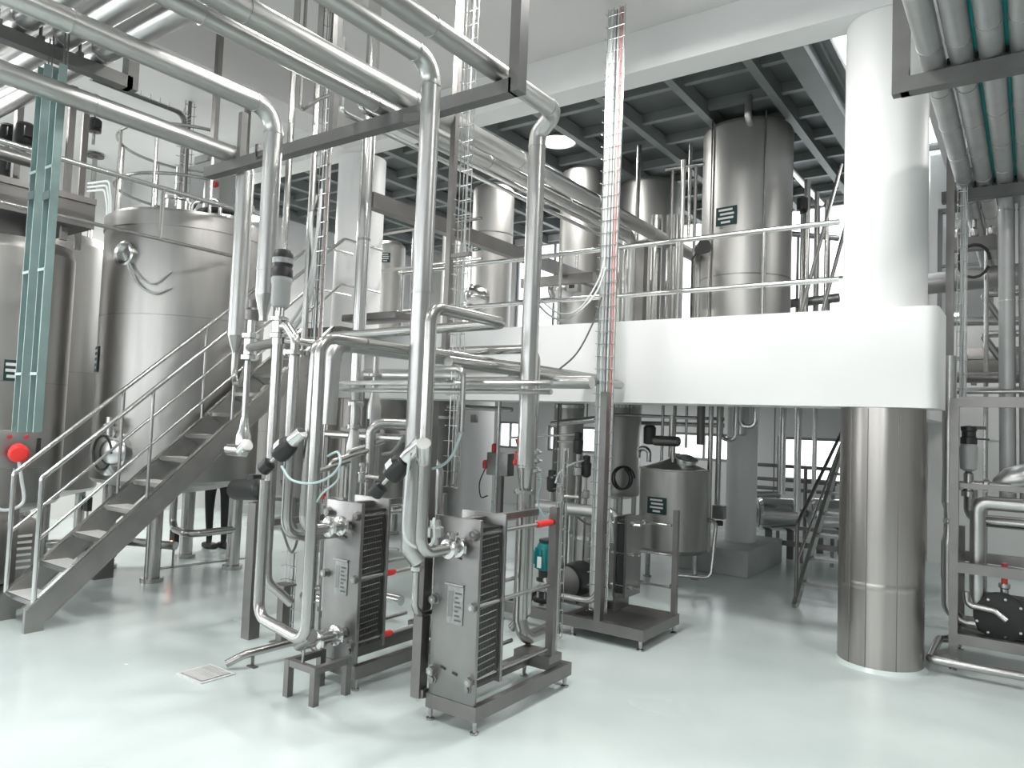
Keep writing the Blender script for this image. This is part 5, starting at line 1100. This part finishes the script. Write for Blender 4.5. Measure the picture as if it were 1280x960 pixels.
# thin cage arcs with cables near the trays
p = ay(140, 215, 4.4)
single('cable_arch', B().tube([(p.x - .6, 4.4, p.z - .1), (p.x - .1, 4.4, p.z - .15), (p.x, 4.4, p.z - .4), (p.x, 4.4, p.z - 1.3)], .014, .12, n=6).tube([(p.x - .6, 4.4, p.z - .05), (p.x - .05, 4.4, p.z - .1), (p.x + .05, 4.4, p.z - .4), (p.x + .05, 4.4, p.z - 1.3)], .014, .12, n=6).tube([(p.x - .6, 4.4, p.z - .15), (p.x - .15, 4.4, p.z - .2), (p.x - .05, 4.4, p.z - .45), (p.x - .05, 4.4, p.z - 1.3)], .014, .12, n=6), 'cable_pale', 'bundle of pale cables arching down left of the large tank', 'cable')
p = ay(119, 195, 5.2); t = thing('tank_vent', (p.x, 5.2, p.z - 1), 'thin vent stack with a round cap behind the trays', 'vent')
part('stack', B().cyl((p.x, 5.2, p.z - 1.6), (p.x, 5.2, p.z), .035), 'steel', t); part('cap', B().lathe([(.12, -.02), (.12, .01), (.03, .04), (.001, .04)], (p.x, 5.2, p.z), n=16), 'dark_steel', t)
# red emergency plug panel by the stair foot
p = ax(27, 562, -7.15)
rp = thing('power_outlet_station', (p.x, p.y, 0), 'steel socket panel with a big red plug at the stair foot', 'panel')
part('plate', B().rbox((p.x - .03, p.y - .2, p.z - .16), (p.x, p.y + .2, p.z + .17), .006), 'plate_steel', rp)
part('plug', B().lathe([(.06, 0), (.065, .05), (.05, .06), (.075, .08), (.08, .12), (.06, .15), (.001, .155)], (p.x, p.y - .03, p.z + .0), (1, -.3, -.25), 18), 'red_cap', rp, 'large red plug')
for dy in (-.1, .03): part('indicator_lamp', B().lathe([(.018, 0), (.018, .012), (.001, .016)], (p.x, p.y + dy, p.z + .11), (1, 0, 0), 12), 'red_plug', rp)
part('switch', B().box((p.x, p.y + .12, p.z - .06), (p.x + .012, p.y + .145, p.z + .1)), 'black_plastic', rp)
part('cord', B().tube(curve_pts([(p.x + .1, p.y - .06, p.z - .06), (p.x + .12, p.y - .03, p.z - .25), (p.x + .1, p.y + .0, p.z - .45), (p.x + .08, p.y - .15, p.z - .5), (p.x + .06, p.y - .3, p.z - .36), (p.x + .04, p.y - .36, p.z - .55)]), .014, 0, n=6), 'cable_pale', rp)
part('post', B().box((p.x - .06, p.y - .03, 0), (p.x - .03, p.y + .03, p.z + .1)), 'frame_steel', rp)
# louvred machine cabinet at the lower left corner
p = az(10, 745, 0)
lc = thing('machine_cabinet', (-7.35, 2.55, 0), 'rounded steel machine housing with louvres at the lower left edge', 'machine')
cx_, cy_ = -7.5, 2.62
part('housing', B().rbox((cx_ - .4, cy_ - .5, .2), (cx_ + .22, cy_ + .42, .78), .08), 'tank_steel', lc)
part('base', B().box((cx_ - .36, cy_ - .46, .08), (cx_ + .18, cy_ + .38, .2)), 'frame_steel', lc)
for x in (cx_ - .33, cx_ + .15):
    for y in (cy_ - .42, cy_ + .34): part('foot', B().cyl((x, y, 0), (x, y, .08), .03, n=10), 'steel', lc)
for i in range(6): part('louvre', B().bar((cx_ + .225, cy_ + .18, .35 + i * .055), (cx_ + .225, cy_ + .34, .35 + i * .055), .012, .02), 'sign_white', lc)
# small indicator boxes under the tank
for u, v, m, lab in ((110, 630, 'led_teal', 'small control box with a green lamp under the tanks'), (218, 672, 'led_red', 'small dark box with a glowing red lamp under the large tank')):
    p = ay(u, v, 4.7); t = thing('indicator_box', p, lab, 'box')
    part('box', B().cbox(p, .1, .06, .18), 'black_plastic', t); part('lamp', B().lathe([(.022, 0), (.022, .01), (.001, .014)], p + V((0, -.03, -.05 if m == 'led_red' else .05)), (.5, -1, 0), 12), m, t)
    part('stand', B().cyl((p.x, p.y, 0), (p.x, p.y, p.z - .09), .015, n=8), 'steel', t)
# pipes and pump under the large tank
pipe_thing('tank_outlet', [(TX, TY, tz0 - .1), (TX, TY, .45), (TX + .5, TY - .1, .45), (TX + .5, TY + .5, .45)], .04, 'steel', 'outlet pipe curving under the large tank', bend=.12)
pipe_thing('tank_outlet', [(-9.6, 3.5, .35), (-8.3, 3.5, .35), (-8.2, 4.1, .35), (-7.4, 4.4, .35)], .045, 'cladding', 'low pipe running from the narrow tank under the large tank', bend=.14)
pm = thing('transfer_pump', (-8.0, 3.55, 0), 'small pump with motor under the tanks behind the stair', 'pump')
part('motor', B().lathe([(.05, 0), (.1, .02), (.1, .26), (.07, .28), (.001, .28)], (-8.1, 3.85, .3), (.6, .5, 0), 18), 'dark_steel', pm)
part('volute', B().lathe([(.12, -.05), (.13, 0), (.12, .05), (.04, .08)], (-8.12, 3.83, .3), (-.6, -.5, 0), 18), 'steel', pm); part('foot', B().box((-8.1, 3.82, 0), (-7.9, 4.02, .2)), 'frame_steel', pm)
gb = thing('floor_rail', (-6.6, 5.0, .0), 'thin rod low across the floor from the tank leg to the broad post', 'rail')
a = az(190, 712, .1); b = az(312, 697, .1)
part('rod', B().cyl(a, b, .012, n=8), 'steel', gb)
for q in (a, b): part('foot', B().cyl((q.x, q.y, 0), (q.x, q.y, .1), .012, n=8), 'steel', gb)
# person whose legs show behind the tank leg
p = az(275, 684, 0); q = az(262, 690, 0)
ps = thing('person', (p.x, p.y, 0), 'person in dark trousers and shoes standing behind the large tank', 'person')
def skin_mesh(name, verts, edges, m, parent, org):
    me = bpy.data.meshes.new(name); me.from_pydata([V(v[:3]) - org for v in verts], edges, []); me.materials.append(MATS[m])
    o = put(name, me, parent); bm = bmesh.new(); bm.from_mesh(me); ly = bm.verts.layers.skin.verify(); bm.verts.ensure_lookup_table()
    for v, s in zip(bm.verts, verts): v[ly].radius = (s[3], s[4] if len(s) > 4 else s[3])
    bm.verts[0][ly].use_root = True
    bm.to_mesh(me); bm.free(); o.modifiers.new('skin', 'SKIN').use_smooth_shade = True; s_ = o.modifiers.new('sub', 'SUBSURF'); s_.levels = 1; s_.render_levels = 2; return o
bx_, by_ = p.x, p.y; L_ = (bx_ - .1, by_ - .12); R_ = (bx_ + .02, by_ + .02)
org = V((p.x, p.y, 0))
skin_mesh('body', [(bx_ - .04, by_ - .05, .93, .13, .12), (bx_ - .04, by_ - .05, 1.12, .13, .11), (bx_ - .04, by_ - .05, 1.38, .15, .11), (bx_ - .04, by_ - .05, 1.5, .06, .06), (bx_ - .03, by_ - .06, 1.66, .085, .1), (bx_ - .03, by_ - .06, 1.74, .06, .07),
    (R_[0] + .01, R_[1], .86, .085), (R_[0] + .03, R_[1] - .01, .5, .06), (R_[0] + .02, R_[1], .1, .04), (R_[0] + .1, R_[1] - .06, .04, .035),
    (L_[0], L_[1], .86, .085), (L_[0], L_[1], .5, .06), (L_[0], L_[1] + .02, .1, .04), (L_[0] + .1, L_[1] - .05, .04, .035),
    (bx_ + .1, by_ + .1, 1.4, .055), (bx_ + .16, by_ + .14, 1.14, .042), (bx_ + .2, by_ + .06, .9, .03), (bx_ + .21, by_ + .04, .82, .03),
    (bx_ - .18, by_ - .2, 1.4, .055), (bx_ - .24, by_ - .23, 1.14, .042), (bx_ - .22, by_ - .28, .9, .03), (bx_ - .21, by_ - .3, .82, .03)],
    [(0, 1), (1, 2), (2, 3), (3, 4), (4, 5), (0, 6), (6, 7), (7, 8), (8, 9), (0, 10), (10, 11), (11, 12), (12, 13), (2, 14), (14, 15), (15, 16), (16, 17), (2, 18), (18, 19), (19, 20), (20, 21)], 'trousers', ps, org)
for a_ in (R_, L_): part('shoe', B().rbox((a_[0] - .05, a_[1] - .07, 0), (a_[0] + .19, a_[1] + .05, .075), .03), 'shoe', ps)
# ================================================================== right side: overhead pipes
for i, (x, r, lab) in enumerate(((-.475, .064, 'grey overhead pipe at the right, next to the round column'), (-.335, .062, 'second grey overhead pipe from the round column'), (-.19, .064, 'third grey overhead pipe from the round column'), (-.045, .062, 'fourth grey overhead pipe from the round column'), (.1, .062, 'outermost grey overhead pipe at the right edge'))):
    yy = 8.0 + .12 * i
    yy = 7.75
    pipe_thing('insulated_pipe', [(x, -4.5, ZP), (x, YR - .01, ZP)] if i not in (2, 3) else [(x, -4.5, ZP), (x, yy, ZP), (x + .02, yy, 1.25)], r, 'grey_clad', lab, bend=.16, bands=.62)
for x, lab in ((-.262, 'teal painted thin pipe between the second and third grey overhead pipes'), (-.117, 'teal painted thin pipe between the third and fourth grey overhead pipes')):
    pipe_thing('thin_pipe', [(x, -4.5, ZP + .03), (x, 7.8, ZP + .03)], .02, 'pipe_teal', lab, n=8)
for y, lab, h in ((4.82, 'square steel beam with corner hanger under the right overhead pipes', True), (7.28, 'square steel beam on a tall post farther along the right overhead pipes', False)):
    bars = [((-.645, y, 3.885), (.9, y, 3.885), .09, .09, 'beam')]
    if h: bars.append(((-.645, y, 3.84), (-.645, y, ZC), .09, .07, 'hanger'))
    steel_frame('pipe_rack_beam', bars, lab, m='beam_paint', cat='beam')
    for k, x in enumerate((-.4, -.262, -.117)): single('pipe_clip', B().box((x - .018, y - .03, 3.93), (x + .018, y + .03, 3.95)).cyl((x, y, 3.95), (x, y, 4.0), .01, n=6), 'black_plastic', ('small black clip on the near right beam, ' if h else 'small black clip on the far right beam, ') + ('closest to the round column', 'in the middle of three', 'farthest from the round column')[k], 'bracket', 'clips on the near right beam' if h else 'clips on the far right beam')
# tall post with wire tray
tpx = -.575
tr_ = thing('rack_post', (tpx, 7.25, 0), 'tall square post with a narrow wire tray right of the mezzanine edge', 'support')
part('post', B().box((tpx - .03, 7.2, .6), (tpx + .03, 7.26, 4.6)), 'frame_steel', tr_)
wire_tray(tpx + .09, 7.2, 2.1, 4.6, .07, 'narrow vertical wire tray on the right rack post', step=.12, cables=[(0, .012, 'cable_grey'), (.02, .008, 'cable_pale')])
# ================================================================== right skid
RX0, RX1, RY0, RY1 = -.5, .75, 6.8, 7.5
rs = thing('pump_skid', (0, 7.1, 0), 'steel pump skid frame with tube bumper at the right edge', 'frame')
for x in (RX0, RX1):
    for y in (RY0, RY1):
        part('post', B().box((x - .03, y - .03, .1), (x + .03, y + .03, zat(498, RX0, RY0) if y == RY0 else 1.05)), 'frame_steel', rs)
        part('foot', B().lathe([(.03, 0), (.03, .01), (.012, .02), (.018, .1)], (x, y, 0), n=10), 'steel', rs)
zm_ = zat(708, RX0, RY0); zl_ = zat(797, RX0, RY0)
for z in (zl_, zm_, zat(502, RX0, RY0)):
    part('long_rail', B().box((RX0 + .03, RY0 - .028, z - .04), (RX1 - .03, RY0 + .028, z + .04)), 'frame_steel', rs)
for z in (zl_, zm_):
    part('long_rail', B().box((RX0 + .03, RY1 - .028, z - .04), (RX1 - .03, RY1 + .028, z + .04)), 'frame_steel', rs)
    for x in (RX0, RX1): part('side_rail', B().box((x - .028, RY0 + .03, z - .04), (x + .028, RY1 - .03, z + .04)), 'frame_steel', rs)
for k in range(4): part('floor_slat', B().box((RX0 + .03, RY0 + .12 + k * .15, zl_ - .01), (RX1 - .03, RY0 + .2 + k * .15, zl_ + .02)), 'frame_steel', rs)
part('bumper', B().tube([(RX0 - .05, RY1 - .1, .1), (RX0 - .14, RY1 - .2, .1), (RX0 - .14, RY0 - .2, .1), (RX1, RY0 - .2, .1)], .032, .04), 'steel', rs)
for y in (RY0 + .0, RY1 - .15): part('bumper_stay', B().bar((RX0 - .13, y, .1), (RX0 - .03, y, .14), .03, .03), 'frame_steel', rs)
# pump on the skid
p = ay(1256, 780, 7.1)
bp_ = thing('skid_pump', (p.x, 7.1, zl_), 'black round-ribbed pump with a red handled valve on the right skid', 'pump')
part('casing', B().rbox((p.x - .19, 6.93, zl_ + .03), (p.x + .42, 7.28, zl_ + .32), .06), 'rubber', bp_)
part('casing_ring', B().lathe([(.17, -.03), (.185, -.02), (.185, .02), (.17, .03)], (p.x - .02, 6.94, zl_ + .19), (0, 1, 0), 26), 'rubber', bp_)
for k in range(9):
    a = k * 2 * PI / 9; part('casing_bolt', B().cyl((p.x - .02 + .165 * math.cos(a), 6.89, zl_ + .19 + .145 * math.sin(a)), (p.x - .02 + .165 * math.cos(a), 6.92, zl_ + .19 + .145 * math.sin(a)), .011, n=6), 'steel', bp_)
part('outlet', B().lathe([(.04, 0), (.04, .03), (.028, .04), (.028, .12), (.04, .13), (.04, .16)], (p.x, 6.98, zl_ + .28), n=14), 'steel', bp_)
part('riser', B().cyl((p.x, 6.98, zl_ + .4), (p.x, 6.98, zm_ + .05), .022), 'steel', bp_)
part('valve_handle', B().cyl((p.x, 6.94, zl_ + .45), (p.x, 6.94, zl_ + .6), .022, n=10), 'red_plug', bp_, 'red handle')
part('lever', B().cyl((p.x + .02, 6.94, zl_ + .57), (p.x + .3, 6.94, zl_ + .55), .012, n=8), 'steel', bp_)
part('hose_tail', B().tube([(p.x - .25, 6.9, zl_ + .35), (p.x - .24, 6.9, zl_ + .25), (p.x - .06, 6.88, zl_ + .24), (p.x + .02, 6.86, zl_ + .18)], .026, .05), 'steel', bp_)
# insulated pipes of the skid
ix = ay(1222, 680, 6.95).x
pipe_thing('insulated_pipe', [(1.2, 6.95, zat(628, ix, 6.95)), (ix, 6.95, zat(628, ix, 6.95)), (ix, 6.95, zat(735, ix, 6.95))], .055, 'cladding', 'clad pipe turning down above the black pump on the right skid', bend=.07, bands=.5)
q = V((ix, 6.95, zat(735, ix, 6.95))); single('pipe_reducer', B().lathe([(.055, 0), (.055, -.02), (.024, -.16), (.022, -.2)], q, n=16), 'cladding', 'tapered end of the clad pipe above the black pump', 'pipe')
lx_ = ay(1185, 600, 7.0).x
lp = pipe_thing('insulated_pipe', [(lx_, 7.05, zat(445, lx_, 7.05)), (lx_, 7.05, zat(628, lx_, 7.05))], .05, 'cladding', 'upright clad pipe with a reducer left of the right skid post', bands=.5)
zq = zat(628, lx_, 7.05)
part('reducer', B().lathe([(.05, 0), (.02, -.1), (.02, -.2), (.05, -.32), (.05, -.62)], (lx_, 7.05, zq), n=16), 'cladding', lp); clamp(lp, (lx_, 7.05, zq - .15), (0, 0, 1), .026)
part('lower_bend', B().tube([(lx_, 7.05, zq - .6), (lx_, 7.05, zq - .85), (lx_ + .1, 7.05, zq - .95), (ix, 7.05, zq - .95)], .045, .1), 'cladding', lp)
# black-topped valve on the skid
p = ay(1211, 555, 7.0)
rv = thing('actuator_valve', p, 'black-topped grey actuator valve on the right skid', 'valve')
part('control_top', B().lathe([(.06, 0), (.06, .05), (.05, .06), (.05, .1), (.058, .11), (.058, .14), (.001, .15)], p, n=18).box((p.x + .03, p.y - .03, p.z + .12), (p.x + .12, p.y + .03, p.z + .145)).box((p.x + .03, p.y - .02, p.z + .035), (p.x + .14, p.y + .02, p.z + .05)), 'black_plastic', rv)
part('actuator', B().lathe([(.03, -.22), (.06, -.2), (.065, -.1), (.065, -.03), (.055, 0)], p, n=18), 'grey_plastic', rv)
part('valve_body', B().lathe([(.05, -.42), (.05, -.38), (.035, -.37), (.035, -.24), (.02, -.22)], p, n=16).cyl(p + V((0, 0, -.32)), p + V((.28, 0, -.32)), .03), 'steel', rv)
clamp(rv, p + V((.12, 0, -.32)), (1, 0, 0), .034)
zh = zat(604, RX0, 7.2)
steel_frame('valve_shelf', [((RX0, 6.86, zh), (RX1, 6.86, zh), .06, .04), ((RX0, 7.2, zh), (RX1, 7.2, zh), .06, .04), ((RX0 + .03, 6.86, zh - .02), (RX0 + .03, 7.2, zh - .02), .05, .03)], 'flat steel shelf bars holding the right skid valve', cat='frame')
pipe_thing('steel_pipe', [(RX0 + .08, 7.3, zh - .05), (RX0 + .08, 7.3, zh - .3), (RX1, 7.3, zh - .3)], .05, 'steel', 'horizontal steel pipe bending behind the right skid', bend=.1)
p = ay(1278, 598, 7.1); single('strainer', B().lathe([(.03, -.2), (.05, -.18), (.1, -.1), (.11, 0), (.1, .1), (.03, .14), (.001, .14)], (p.x, 7.1, p.z), (1, .2, .3), 20), 'cladding', 'rounded clad strainer body at the right picture edge', 'strainer')
# cross pipes and boxes above the right skid
for u0, v0, u1, v1, y, r, m, lab in ((1158, 355, 1300, 340, 10.2, .13, 'plate_steel', 'broad dark pipe crossing behind the right rack post'), (1172, 402, 1300, 401, 9.6, .05, 'steel', 'thin horizontal pipe behind the right rack post'), (1196, 472, 1300, 472, 8.0, .05, 'frame_steel', 'square-looking bar above the right skid'), (1196, 490, 1300, 489, 7.6, .02, 'steel', 'thin rod above the right skid top'), (1196, 486, 1300, 484, 7.8, .015, 'cable_grey', 'cable run above the right skid top')):
    horiz(u0, v0, u1, v1, y, r, m, lab)
for i, (v, lab) in enumerate(((368, 'upper bent branch pipe behind the right uprights'), (418, 'lower bent branch pipe behind the right uprights'))):
    a = ay(1228, v, 9.0); pipe_thing('branch_pipe', [(a.x + 1.2, 9.0, a.z), (a.x, 9.0, a.z + .0), (a.x + .14, 9.3, a.z - .22)], .035, 'steel', lab, bend=.04)
p = ay(1255, 452, 9.4); bx2 = thing('switch_box', (p.x, 9.4, p.z - .2), 'brown-grey steel box hanging behind the right uprights', 'box')
part('box', B().rbox((p.x - .4, 9.3, p.z - .15), (p.x + .7, 9.6, p.z + .15), .01), 'frame_steel', bx2); part('lid_edge', B().box((p.x - .42, 9.28, p.z + .02), (p.x + .72, 9.3, p.z + .05)), 'plate_steel', bx2); part('bracket', B().box((p.x - .3, 9.4, p.z - .25), (p.x - .25, 9.5, p.z - .15)), 'dark_steel', bx2)
p = ay(1218, 305, 8.3); mv = thing('valve_block', p, 'cluster of small valves with a looped black hose below the right pipes', 'valve')
part('manifold', B().cbox(p, .36, .12, .12), 'dark_steel', mv); part('feed_pipe', B().cyl(p, (p.x, p.y, 3.93), .02, n=8), 'steel', mv); part('drop_pipe', B().cyl((p.x + .1, p.y, 0), p + V((.1, 0, 0)), .02, n=8), 'steel', mv)
for dx in (-.14, 0, .14): part('stem', B().lathe([(.03, 0), (.04, .02), (.04, .08), (.02, .1), (.001, .1)], p + V((dx, 0, .06)), n=12), 'steel', mv)
part('hose', B().tube([p + V((.13 * math.cos(a), -.07, -.18 + .16 * math.sin(a))) for a in [j * 2 * PI / 16 for j in range(16)]], .014, 0, n=6), 'rubber', mv)
bpy.context.view_layer.update()
